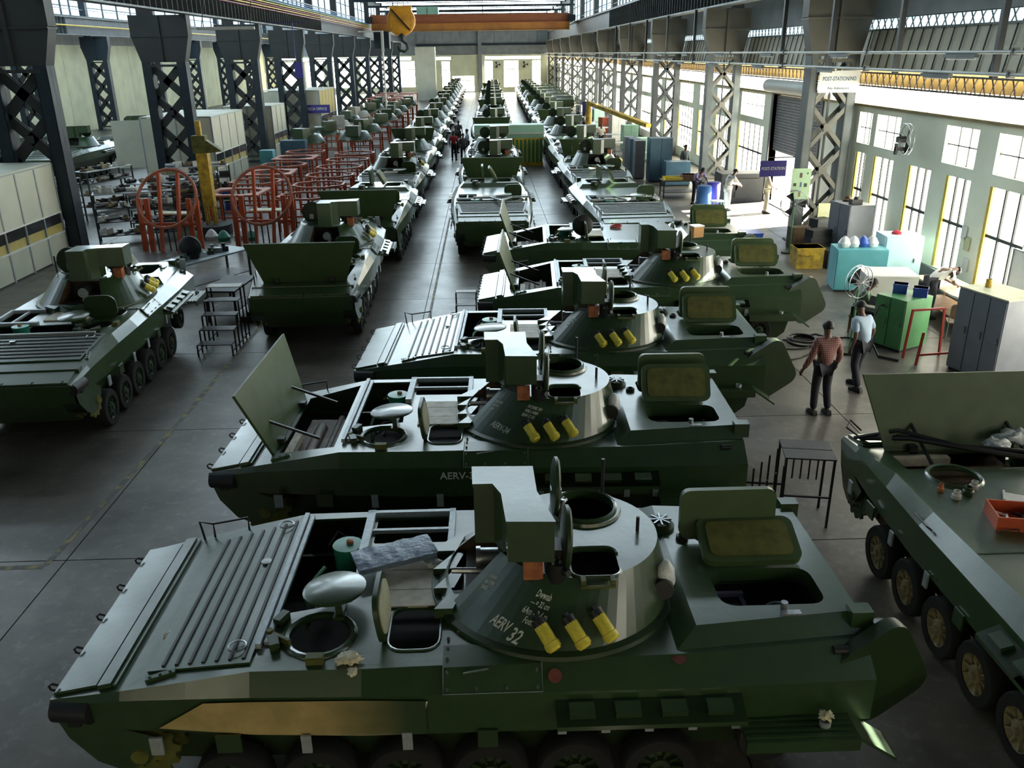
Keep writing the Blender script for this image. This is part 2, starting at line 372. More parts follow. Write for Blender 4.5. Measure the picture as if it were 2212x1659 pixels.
# shutter door
dr = struct('door_1', MB().box(12.2, 31.2, 2.15, 12.24, 36.6, 4.35), 'shut')
for i in range(20): ob('shutter_slat', MB().box(12.13, 31.25, 2.15+.11*i, 12.2, 36.55, 2.15+.11*i+.095), 'shut', dr)
q = MB().cyl((11.8, 31.1, 4.72), (11.8, 36.8, 4.72), .26, n=16); ob('shutter_drum', q, 'lgrey', dr)
ob('door_jamb', MB().box(11.95, 31.05, 0.01, 12.3, 31.2, 4.6).box(11.95, 36.6, 0.01, 12.3, 36.75, 4.6), 'shut', dr)
struct('ground', MB().box(12.6, 10, -.12, 60, 60, -.02), 'ground')
struct('trim_1', MB().box(12.2, 31.2, -.1, 12.6, 36.6, 0), 'floor')
# far end wall
def px2y150(xl, xr, zb, zt): return (xl, xr, zb, zt)
fh = [(-4.9, .2-1.4, .3, 3.3), (-8.2, -6.9, 1.2, 5.2), (1.0-.6, 1.9-.2, .8, 5.0), (3.3, 5.6, .6, 5.0), (7.5, 8.9, .8, 5.0), (-9.0, -5.3, 5.6, 6.0), (.4, 9.2, 5.45, 6.0)]
fh = [(-7.0, -5.7, .8, 4.9), (-5.3, -1.7, .2, 2.6), (.1, 1.4, .8, 4.9), (3.3, 5.7, .8, 4.9), (8.0, 9.4, .8, 4.9), (-8.6, -5.5, 5.15, 5.6), (.2, 9.4, 5.15, 5.6)]
fh += [(-34, -31, 1, 5), (-29.5, -26.5, 1, 5), (-25, -22, 1, 5), (-20.5, -16, 1, 5), (-15, -11.5, 1, 5), (-34, -12, 5.2, 5.7)]
T = Matrix(((1, 0, 0, 0), (0, 0, 1, 150), (0, 1, 0, 0), (0, 0, 0, 1)))
we = struct('wall_far', MB().plate([(-36, .02), (12.2, .02), (12.2, 5.9), (-36, 5.9)], [[(a, c), (b, c), (b, d), (a, d)] for a, b, c, d in fh], lambda x, y: 0, .3, T), 'wall')
for n, (a, b, c, d) in enumerate(fh):
    w = struct('window_%d' % (300+n), MB().box(a, 150.15, c, b, 150.18, d), 'glass')
    mu = MB(); k = max(2, int((b-a)/.8))
    for i in range(1, k): mu.box(a+(b-a)*i/k-.03, 150.05, c, a+(b-a)*i/k+.03, 150.1, d)
    if d-c > 2: mu.box(a, 150.05, c+(d-c)*.66, b, 150.1, c+(d-c)*.66+.12)
    ob('glazing_bar', mu, 'bracket', w, kind='stuff')
ob('roller_shutter', MB().box(-5.3, 149.8, 2.6, -1.6, 149.95, 6.0), 'shut', we)
wc = struct('wall_far_upper', MB().box(-36, 149.9, 5.9, 12.2, 150.2, 12.4), 'clad')
for i in range(16):
    x = -11+1.42*i; ob('cladding_panel', MB().box(x, 149.8, 6.3, x+1.38, 149.9, 9.6), 'clad', wc)
for i in range(16):
    x = -11+1.42*i; ob('high_pane', MB().box(x, 149.75, 11.6, x+1.1, 149.88, 12.9), 'glass', wc)
ob('wall_post', MB().box(-.95, 149.4, 0, -.35, 149.8, 9.5), 'clad', wc)
ob('rail_beam', MB().box(-11, 149.5, 7.3, 11, 149.8, 7.6).box(-11, 149.5, 9.6, 11, 149.8, 11.4), 'steelb', wc)
# left far wall, beyond the second aisle
wl = struct('wall_left', MB().box(-36.3, -6, 0, -36, 150, 7.2), 'wall')
for k in range(22): ob('wall_panel', MB().box(-36, 40+4.8*k, .1, -35.93, 44.7+4.8*k, 7.1), 'wall', wl)
struct('wall_left_upper', MB().box(-36.3, -6, 7.2, -36, 150, 9.4).box(-36.3, -6, 12.4, -36, 150, 13.2), 'clad')
struct('wall_near', MB().box(-36, -6.3, 0, 12.3, -6, 13.2), 'ceil')
for k in range(5): struct('window_%d' % (500+k), MB().box(-12+4.6*k, -5.98, 1.2, -8.8+4.6*k, -5.95, 4.6), 'glassw')
# roof and its daylight strips
rf = struct('ceiling', MB().box(-36.3, -6.3, 13.2, 12.4, 150.3, 13.4), 'ceil')
struct('wall_right_top', MB().box(12.1, -6, 12.3, 12.4, 150, 13.2), 'clad')
for k in range(1, 21):      # saw-tooth roof: upright glazing with a sloping sheet behind it
    y = 17.5+6.5*k
    ob('roof_glazing', MB().box(-13.2, y, 12.05, 10.2, y+.04, 13.15), 'skyl', rf)
    ob('sloping_sheet', MB().add([(-13.4, y+.12, 11.98), (10.4, y+.12, 11.98), (10.4, y+4.6, 13.2), (-13.4, y+4.6, 13.2), (-13.4, y+.12, 13.2), (10.4, y+.12, 13.2)], [(0, 1, 2, 3), (3, 2, 1, 0), (0, 1, 5, 4), (4, 5, 1, 0)]), 'ceil', rf)
    q = MB().box(-13.3, y-.08, 12.0, 10.3, y-.02, 12.07)
    for i in range(17): q.box(-13.3+1.47*i-.03, y-.07, 12.05, -13.3+1.47*i+.03, y-.01, 13.15)
    ob('glazing_bar', q, 'steelb', rf, kind='stuff')
    ob('roof_glazing', MB().box(-33, y, 12.2, -18, y+.04, 13.15), 'skyl', rf)
for k in range(10):
    y = 28.4+13*k; ob('roof_tie', MB().box(-15, y-.1, 11.7, 12, y+.1, 11.95), 'steelb', rf)
# high side glazing
for nm, X, d in (('window_400', 11.9, 1), ('window_401', -15.6, -1), ('window_402', -35.9, -1)):
    w = struct(nm, MB().box(X, -6, 9.35, X+.03*d, 150, 12.3), 'glassc')
    q = MB(); y = 8
    while y < 150: q.box(X-.10*d, y, 9.3, X-.02*d, y+.22, 12.4); y += 1.7 if y < 80 else 3.4
    for z in (10.3, 11.3): q.box(X-.08*d, -6, z, X-.02*d, 150, z+.08)
    ob('glazing_bar', q, 'steelb', w, kind='stuff')
# ------------------------------------------------------------------ lattice columns
ORD = ['nearest', 'second', 'third', 'fourth', 'fifth', 'sixth', 'seventh', 'eighth', 'ninth', 'tenth', 'eleventh', 'twelfth']
def chord(w=.22, d=.55, h=6.2): return MB().box(-w/2, -.02, 0, w/2, .02, h).box(-w/2, -d/2, 0, -w/2+.03, d/2, h).box(w/2-.03, -d/2, 0, w/2, d/2, h).box(-w/2, -d/2, 0, w/2, -d/2+.03, h).box(-w/2, d/2-.03, 0, w/2, d/2, h)
def column(nm, x0, x1, y, label, group, ms, mb_, mid, flare, _=0, n=4, zb=.35, zt=5.75, wbr=.13):
    t = thing(nm, label, 'column', ((x0+x1)/2, y, 0), 0, group); hw = (x1-x0)/2
    cw = .40 if x0 < 0 else .28; fy = .06 if x0 < 0 else .24
    for s in (-1, 1): ob('chord', ('chord%s%.2f' % (ms, cw), lambda: chord(cw)), ms, t, (s*(hw-cw/2), 0, 0))
    ob('base_plate', MB().box(-hw-.1, -.4, 0, hw+.1, .4, .04), ms, t)
    H = (zt-zb)/n
    for f in (-1, 1):
        for i in range(n):
            for s in (-1, 1):
                ob('brace', MB().beam((-s*(hw-cw+.1), f*fy, zb+H*i), (s*(hw-cw+.1), f*fy, zb+H*(i+1)), .035, wbr, up=(0, 0, 1)), mid, t)
    for i in range(n+1): ob('batten', MB().box(-hw+.2, -.28, zb+H*i-.05, hw-.2, -.24, zb+H*i+.05) if i in (0, n) else MB().box(-.14, -.29, zb+H*(i-.5)-.12, .14, -.26, zb+H*(i-.5)+.12), mid, t)
    # head bracket
    q = MB().prism([(-hw, 5.9), (hw, 5.9), (hw+flare, 7.0), (hw+flare, 7.85), (-hw-flare, 7.85), (-hw-flare, 7.0)], -.28, .28, Matrix(((1, 0, 0, 0), (0, 0, 1, 0), (0, 1, 0, 0), (0, 0, 0, 1))))
    ob('head_bracket', q, mb_, t)
    ob('bracket_rib', MB().box(-.06, -.36, 5.95, .06, .36, 7.8).box(-hw-flare, -.33, 6.95, hw+flare, .33, 7.02), mb_, t)
    ob('stub_post', MB().box(hw*.3 if x0 > 0 else -hw*.9, -.2, 7.85, hw*.9 if x0 > 0 else -hw*.3, .2, 12.4), mb_, t)
    return t
for k in range(10):
    y = 28.4+13*k
    c = column('steel_column', 10.3, 11.85, y, ('%s lattice steel column along the right wall' % ORD[k]) if k < 4 else '%s lattice steel column from the near end of the right wall' % ORD[k], 'right wall columns', 'steelg' if k < 2 else 'steeld', 'brackr', 'steelr' if k < 2 else 'steeld', .25, 1)
    ob('centre_post', MB().box(-.03, -.1, .3, .03, -.04, 5.8), 'steeld', c)
    c = column('steel_column', -15.4, -13.45, y, ('%s dark lattice steel column on the left of the hall' % ORD[k]) if k < 5 else '%s dark lattice steel column from the near end on the left' % ORD[k], 'left row columns', 'steelb', 'bracket', 'steeld', .3, 0, wbr=.32)
    if k > 2: column('steel_column', -35, -33.2, y+.6, '%s dark column in the outermost left row' % ORD[k], 'columns of the far left aisle', 'steelb', 'steelb', 'steeld', .3, 0, wbr=.32)
# crane girders with their stiffeners
def girder(nm, X, s, label, dz=0):
    t = thing(nm, label, 'crane girder', (X, 0, 0))
    ob('web_plate', MB().box(-.03, -5, 7.95, .03, 149, 9.2), 'steelb', t)
    ob('flange', MB().box(-.28, -5, 7.88, .28, 149, 7.95), 'steelg', t); ob('flange', MB().box(-.28, -5, 9.2, .28, 149, 9.27), 'steelg', t)
    def st(): return MB().box(.03, -.012, 7.95, .24, .012, 9.2).box(-.24, -.012, 7.95, -.03, .012, 9.2)
    y = 14
    while y < 75: ob('stiffener', ('stif', st), 'steelg', t, (0, y, 0)); y += .65
    ob('crane_rail', MB().box(-.06, -5, 9.27, .06, 149, 9.4), 'steeld', t)
    ob('walkway_rail', MB().box(-.9*s-.02, -5, 9.95, -.9*s+.02, 149, 10.0).box(-.9*s-.4, -5, 9.2, -.9*s+.3, 149, 9.25), 'steelg', t)
    return t
girder('crane_girder', 10.5, -1, 'dark blue crane girder along the right side of the hall')
gl = girder('crane_girder', -13.3, 1, 'dark blue crane girder along the left side, with coloured pipes')
girder('crane_girder', -33.6, 1, 'dark crane girder high on the wall of the far left aisle')
for i, (mt, z, x) in enumerate((('redp', 8.72, .33), ('yelp', 8.86, .35), ('redp', 8.98, .33), ('yelp', 9.10, .36), ('grnp', 9.22, .34), ('bluep', 9.34, .36), ('bluep', 9.46, .40), ('steelg', 9.58, .42))):
    ob('pipe', MB().cyl((x, 10, z), (x, 149, z), .035, n=6), mt, gl, label='%s pipe' % dict(redp='dark red', yelp='yellow', grnp='green', bluep='blue', steelg='grey')[mt])
q = thing('crane_girder_pipe', 'yellow service pipe on the girder of the far left aisle', 'pipe', (-33.2, 0, 8.6)); ob('pipe', MB().cyl((0, 30, 0), (0, 149, 0), .06, n=6), 'yelp', q)
# cable conduits along the right side with their tube lights
for z, lb in ((6.0, 'upper'), (5.6, 'lower')):
    t = thing('conduit', '%s grey cable conduit running along the right columns' % lb, 'conduit', (9.95, 0, z))
    ob('pipe', MB().cyl((0, 10, 0), (0, 148, 0), .035, n=8), 'lgrey', t)
    for k in range(12):
        ob('clamp', MB().box(-.05, 16.7+6.5*k, -.06, .1, 16.76+6.5*k, .08), 'steelg', t)
for k in range(7):
    for z in (6.0, 5.6):
        t = thing('tube_light', '%s unlit tube light under the %s conduit on the right' % (ORD[k], 'upper' if z == 6 else 'lower'), 'tube light', (9.95, 18.6+6.5*k+(0 if z == 6 else .9), z))
        ob('lamp_housing', MB().box(-.05, -.62, -.10, .05, .62, -.036), 'steelg', t); ob('lamp_tube', MB().cyl((0, -.58, -.125), (0, .58, -.125), .018, n=8), 'tube', t)
for k in range(9):
    single('hanger_post', MB().box(-.06, -.06, 0, .06, .06, 2.4), 'steeld', '%s black hanger post above the right aisle' % ORD[k], 'post', (10.15, 17.6+4.33*k*(1 if k < 4 else 1.5), 5.5))
# ------------------------------------------------------------------ armoured vehicles
# local frame: nose towards -x, left (driver's) side towards -y, ground z = 0
NX, TX = -3.35, 3.35
ST = [(-3.35, 1.28, 1.10, 1.24, 1.14), (-2.75, 1.395, 1.16, 1.33, 1.2), (-2.2, 1.50, 1.2, 1.38, 1.26), (-1.68, 1.6, 1.22, 1.42, 1.31), (-.8, 1.6, 1.23, 1.44, 1.36), (1.9, 1.6, 1.16, 1.42, 1.36), (3.3, 1.6, 1.03, 1.40, 1.30)]
def zdeck(x, y=0):
    for a, b in zip(ST, ST[1:]):
        if x <= b[0]: return a[1]+(b[1]-a[1])*(x-a[0])/(b[0]-a[0])
    return 1.6
def rot_about(p, ang, ax): return Matrix.Translation(p) @ Matrix.Rotation(ang, 4, ax) @ Matrix.Translation(-V(p))
ENG = [(-1.60, -.50), (-1.60, 1.1), (-1.04, 1.12), (-1.04, .25), (-1.0, -.35)]
COVER = [(-2.58, -1.0), (-2.58, 1.0), (-1.70, 1.16), (-1.70, -1.13)]
def hull_mb(engine, cover, hd=(-1.2, -.80), rear=True):
    q = MB(); out = [(s[0], -s[2]) for s in ST]+[(s[0], s[2]) for s in ST[::-1]]
    holes = [circ(hd[0], hd[1], .255, 22)]
    if engine: holes.append(ENG)
    if engine: holes.append(rrect(-.93, .60, -.20, 1.08, .02, 1))
    if hd[0] > -1.3: holes.append(rrect(-.62, -1.02, -.21, -.46, .13))
    if cover: holes.append([(-2.50, -.9), (-2.50, .9), (-1.78, 1.05), (-1.78, -1.03)])
    if rear: holes += [rrect(2.18, -.74, 3.08, -.2, .13), rrect(2.18, .24, 3.08, .74, .13)]
    ex = [(s[0], y) for s in ST[1:4] for y in (-.99*s[2], .99*s[2])]
    q.plate(out, holes, zdeck, .025, extra=[])
    for sgn in (-1, 1):
        for a, b in zip(ST, ST[1:]):
            f = [(a[0], sgn*a[2], a[1]), (b[0], sgn*b[2], b[1]), (b[0], sgn*b[4], b[3]), (a[0], sgn*a[4], a[3])]
            q.add(f, [(3, 2, 1, 0) if sgn < 0 else (0, 1, 2, 3)])
        # flank plate with the nose bulkhead coming down in front of the sprocket
        n = len(ST); top = [(s[0], sgn*s[4], s[3]) for s in ST]
        bot = [(-3.25, sgn*1.14, .92), (-2.75, sgn*1.2, 1.04), (-2.2, sgn*1.26, 1.05), (-1.68, sgn*1.31, 1.05), (-.8, sgn*1.36, 1.05), (1.9, sgn*1.36, 1.05), (3.3, sgn*1.30, 1.0)]
        q.add(top+bot, [(i, i+1, n+i+1, n+i) if sgn < 0 else (n+i, n+i+1, i+1, i) for i in range(n-1)])
        q.add([(-3.25, sgn*1.14, .92), (-2.75, sgn*1.2, 1.04), (-2.45, sgn*1.2, .93), (-2.62, sgn*1.2, .68), (-2.85, sgn*1.18, .60), (-3.05, sgn*1.16, .68)], [(0, 1, 2, 3, 4, 5), (5, 4, 3, 2, 1, 0)])
        q.add([(-3.25, sgn*1.14, .92), (-3.05, sgn*1.16, .68), (-2.85, sgn*1.18, .6), (-3.25, sgn*.86, .92), (-3.05, sgn*.86, .68), (-2.85, sgn*.86, .6)], [(0, 1, 4, 3), (1, 2, 5, 4), (3, 4, 1, 0), (4, 5, 2, 1)])
        q.add([(x, sgn*y, 1.05) for x, y in ((-2.2, .85), (3.3, .85), (3.3, 1.3), (-2.2, 1.26))], [(0, 1, 2, 3), (3, 2, 1, 0)])
    # nose plate, rear plate
    q.add([(-3.35, -1.10, 1.28), (-3.35, 1.10, 1.28), (-3.25, 1.1, .92), (-3.25, -1.1, .92), (-2.75, .85, .42), (-2.75, -.85, .42)], [(0, 1, 2, 3), (3, 2, 4, 5)])
    q.add([(3.3, -1.03, 1.6), (3.3, 1.03, 1.6), (3.3, 1.3, 1.4), (3.3, 1.3, 1.0), (3.28, .85, 1.0), (3.15, .85, .5), (3.15, -.85, .5), (3.28, -.85, 1.0), (3.3, -1.3, 1.0), (3.3, -1.3, 1.4)], [tuple(range(9, -1, -1))])
    return q
def tub_mb():
    q = MB(); P = [(-2.75, .42), (-2.2, .38), (3.0, .38), (3.15, .5), (3.28, 1.04), (-3.2, 1.04), (-3.2, .9)]
    T = Matrix(((1, 0, 0, 0), (0, 0, 1, 0), (0, 1, 0, 0), (0, 0, 0, 1)))
    return q.prism(P, -.85, .85, T)
def grooves():
    q = MB(); q.plate(COVER, [], lambda x, y: zdeck(x)+.022, .02)
    for i in range(7):
        x = -2.50+.125*i; y0 = -1.0-.15*(x+2.58); y1 = .95+.18*(x+2.58); a = -.02*(i % 2)
        q.prism([(x, y0+.02), (x, y1-.04), (x+.035, y1-.04), (x+.035, y0+.02)], 0, 1, Matrix(((1, 0, 0, 0), (0, 1, 0, 0), ((1.6-1.28)/1.67, 0, .014, 1.28+.32*3.35/1.67+.022), (0, 0, 0, 1))))
    return q
def ribs_mb():
    q = MB()
    for i in range(7):
        x = -2.47+.115*i; y0 = -.96-.14*(x+2.58); y1 = .93+.16*(x+2.58)
        T = Matrix(((1, 0, 0, 0), (0, 1, 0, 0), ((1.6-1.28)/1.67, 0, 1, 1.28+.32*3.35/1.67), (0, 0, 0, 1)))
        q.box(x, y0, .02, x+.026, y1, .034, T)
    return q
def vane_mb():
    T = Matrix(((1, 0, 0, 0), (0, 1, 0, 0), ((1.6-1.28)/1.67, 0, 1, 1.28+.32*3.35/1.67), (0, 0, 0, 1)))
    return MB().box(-3.33, -1.06, .004, -2.98, 1.06, .03, T).box(-2.95, -1.1, .006, -2.84, 1.1, .05, T).box(-2.83, -1.1, .006, -2.80, 1.1, .03, T)
def spar_mb():
    T = Matrix.Translation((0, 0, 0)); q = MB(); q.box(-1.70, -.95, 1.60, -1.655, 1.16, 1.65).box(-1.64, -.9, 1.585, -1.60, 1.14, 1.63); return q
def wheel_mb(r=.33, w=.2):
    return MB().lathe([(r*.62, -w*.5), (r*.94, -w*.5), (r, -w*.35), (r, w*.35), (r*.94, w*.5), (r*.62, w*.5)], n=22, axis='y')
def disc_mb(r=.33, w=.2):
    q = MB().lathe([(0, -w*.62), (.035, -w*.62), (.045, -w*.5), (.09, -w*.45), (.10, -w*.2), (r*.5, -w*.12), (r*.66, -w*.42), (r*.66, w*.4), (0, w*.4)], n=20, axis='y')
    for i in range(10):
        a = 2*pi*i/10; q.beam((.1*cos(a), -w*.3, .1*sin(a)), (r*.6*cos(a), -w*.36, r*.6*sin(a)), .02, .03, up=(0, 1, 0))
    return q
def sprocket_mb():
    q = MB(); n = 13
    pr = []
    for i in range(n*4):
        a = 2*pi*i/(n*4); r = .31 if (i % 4) in (0, 1) else .265; pr.append((r*cos(a), r*sin(a)))
    T = Matrix(((1, 0, 0, 0), (0, 0, 1, 0), (0, 1, 0, 0), (0, 0, 0, 1)))
    q.prism(pr, -.12, -.09, T); q.prism(pr, .09, .12, T); q.lathe([(.2, -.09), (.2, .09)], n=16, axis='y'); q.lathe([(0, -.2), (.07, -.2), (.09, -.14), (.2, -.125)], n=16, axis='y')
    for i in range(8): a = 2*pi*i/8; q.cyl((.15*cos(a), -.15, .15*sin(a)), (.15*cos(a), -.12, .15*sin(a)), .014, n=6)
    return q
def seatring(r, t=.022, n=24, z=0): return MB().lathe([(r, 0), (r, .02), (r+.03, .03), (r+.05, .012), (r+.055, 0)], n=n)
def hook_mb(): return MB().tube([(0, 0, 0), (0, 0, .05), (.03, 0, .07), (.06, 0, .05), (.06, 0, 0)], .010, 5)
def handle_mb(l=.16): return MB().tube([(0, 0, 0), (0, 0, .035), (0, l, .035), (0, l, 0)], .008, 5)
# turret: slanting cone from the ring to an offset roof
TB, TR = (.80, -.10, 1.05), (.99, -.08, .73)
ZB, ZT = 1.64, 2.10
def tpt(a, f):
    bx, by, br = TB; tx, ty, tr = TR
    return V((bx+(tx-bx)*f+(br+(tr-br)*f)*cos(a), by+(ty-by)*f+(br+(tr-br)*f)*sin(a), ZB+(ZT-ZB)*f))
GUN = (R(156), R(204))
def turret_mb():
    q = MB(); n = 60
    for i in range(n):
        a = 2*pi*i/n; b = 2*pi*(i+1)/n
        if GUN[0] <= a < GUN[1]-.01:
            q.add([tpt(a, 0), tpt(b, 0), tpt(b, .18), tpt(a, .18)], [(0, 1, 2, 3)]); continue
        q.add([tpt(a, 0), tpt(b, 0), tpt(b, 1), tpt(a, 1)], [(0, 1, 2, 3)])
    out = [tuple(tpt(2*pi*i/n, 1).to_2d()) for i in range(n)]
    # notch of the roof above the gun opening
    out = [p for i, p in enumerate(out) if not (GUN[0]+.02 < 2*pi*i/n < GUN[1]-.12)]
    q.plate(out, [circ(*CH, .27, 22), rrect(*GH, .10)], lambda x, y: ZT, .03)
    m = q.me('turret', 35); return m
CH = (1.12, .30); GH = (.90, -.80, 1.30, -.38)
def lip_mb():
    q = MB()
    for i in range(60):
        a = 2*pi*i/60; b = 2*pi*(i+1)/60
        def r_(t, e, z): return (TB[0]+(TB[2]+e)*cos(t), TB[1]+(TB[2]+e)*sin(t), z)
        q.add([r_(a, .0, 1.60), r_(b, .0, 1.60), r_(b, .07, 1.60), r_(a, .07, 1.60), r_(a, .0, 1.645), r_(b, .0, 1.645), r_(b, .06, 1.635), r_(a, .06, 1.635)], [(3, 2, 6, 7), (7, 6, 5, 4)])
    return q
def wedge_mb():   # angular splash guards at the front of the ring
    q = MB()
    for i in range(4):
        y0 = -.62+.30*i; q.prism([(-.26-.02*i, y0), (-.12, y0+.26), (-.02, y0+.26), (-.10, y0)], 1.60, 1.70)
    return q
def housing_mb():
    top = [(.09, .06), (.61, .04), (.62, -.42), (.74, -.92), (.37, -.90), (.34, -.45), (.27, -.27), (.10, -.27)]
    q = MB(); q.prism([(.09, .06), (.61, .04), (.62, -.42), (.34, -.42), (.27, -.27), (.10, -.27)], 2.12, 2.665)
    q.prism([(.345, -.4), (.625, -.4), (.74, -.92), (.37, -.90)], 2.33, 2.665)
    q.prism([(p[0]+(-.01 if p[0] < .4 else .01), p[1]) for p in top], 2.665, 2.70); return q
def lid_mb(r=.27): return MB().lathe([(0, -.03), (r*.8, -.03), (r, -.015), (r, .012), (r*.9, .03), (0, .045)], n=24, axis='x')
def launcher_mb(): return MB().cyl((0, 0, .03), (0, 0, .09), .057, n=14).box(-.02, -.02, 0, .02, .02, .03)
def launcher_cap(): return MB().lathe([(.05, .075), (.058, .085), (.058, .235), (.066, .24), (.066, .285), (.058, .29), (.05, .305), (0, .31)], n=14)
def rear_block_mb():
    b = [(1.72, -1.12), (3.3, -.98), (3.3, .98), (1.72, 1.12)]; t = [(1.9, -.98), (3.3, -.84), (3.3, .84), (1.9, .98)]
    q = MB(); n = 4; hs = [rrect(2.18, -.74, 3.08, -.2, .13), rrect(2.18, .24, 3.08, .74, .13)]
    q.plate(t, hs, lambda x, y: 1.73, .14)
    q.add([(x, y, 1.6) for x, y in b]+[(x, y, 1.73) for x, y in t], [(0, 1, 5, 4), (1, 2, 6, 5), (2, 3, 7, 6), (3, 0, 4, 7)])
    for x in (3.2,):
        for y in (-.95, .85): q.box(x, y, 1.6, x+.18, y+.14, 1.78)
    return q
def hatch_lid_mb(w=.90, h=.5):
    q = MB(); T = Matrix(((1, 0, 0, 0), (0, 0, 1, 0), (0, 1, 0, 0), (0, 0, 0, 1)))
    return q.prism(rrect(0, 0, w, h, .09), -.035, .035, T)
def lining_mb(w=.90, h=.5):
    T = Matrix(((1, 0, 0, 0), (0, 0, 1, 0), (0, 1, 0, 0), (0, 0, 0, 1)))
    q = MB().prism(rrect(.07, .06, w-.07, h-.06, .07), -.055, -.036, T); return q
def door_mb():
    T = Matrix(((1, 0, 0, 0), (0, 0, 1, 0), (0, 1, 0, 0), (0, 0, 0, 1)))
    q = MB().prism(rrect(0, .0, .72, .88, .17, 5), -.10, .02, T); q.prism(rrect(.03, .03, .69, .85, .15, 5), .02, .12, T, top=rrect(.07, .07, .65, .81, .13, 5)); return q
def shelf_mb():
    q = MB(); q.box(.72, -1.56, 1.22, 2.2, -1.36, 1.26); q.add([(.72, -1.34, 1.36), (2.2, -1.34, 1.36), (2.2, -1.56, 1.26), (.72, -1.56, 1.26)], [(3, 2, 1, 0), (0, 1, 2, 3)])
    return q
def fender_mb():
    q = MB(); q.box(2.2, -1.58, 1.05, 3.1, -1.30, 1.08).prism([(3.1, -1.58), (3.42, -1.58), (3.42, -1.30), (3.1, -1.30)], 0, .03, Matrix(((1, 0, 0, 0), (0, 1, 0, 0), (-.7, 0, 1, 1.05+2.17), (0, 0, 0, 1))))
    for i in range(4): q.box(2.2, -1.56+.06*i, 1.08, 3.08, -1.54+.06*i, 1.095)
    q.box(2.2, -1.6, .97, 3.1, -1.58, 1.08); return q
def road_wheels(root, wheels, disc='green2', sides=(-1,), lod=0):
    for s in sides:
        if wheels:
            for i in range(6):
                w = ob('road_wheel', ('wheel', wheel_mb), 'rubber', root, (-2.0+.73*i, s*1.02, .34), (0, 0, 0 if s < 0 else pi))
                ob('wheel_disc', ('disc', disc_mb), disc, w)
                if lod < 2: ob('suspension_arm', ('arm', lambda: MB().beam((0, .12, 0), (.32, .18, .18), .07, .09)), 'brown', root, (-2.0+.73*i, s*.98+(-.14 if s > 0 else 0), .34), (0, 0, 0) )
            w = ob('idler_wheel', ('idler', lambda: wheel_mb(.25, .16)), 'rubber', root, (2.55, s*1.02, .62)); ob('wheel_disc', ('idisc', lambda: disc_mb(.25, .16)), disc, w)
        ob('sprocket', ('sprk', sprocket_mb), 'olive' if disc == 'green2' and lod == 0 else 'green2', root, (-2.68, s*1.02, .76), (0, 0, 0 if s < 0 else pi))
        if lod < 2:
            for x in (-1.3, .2, 1.6): ob('return_roller', ('roller', lambda: wheel_mb(.11, .12)), 'rubber', root, (x, s*.95, .93))
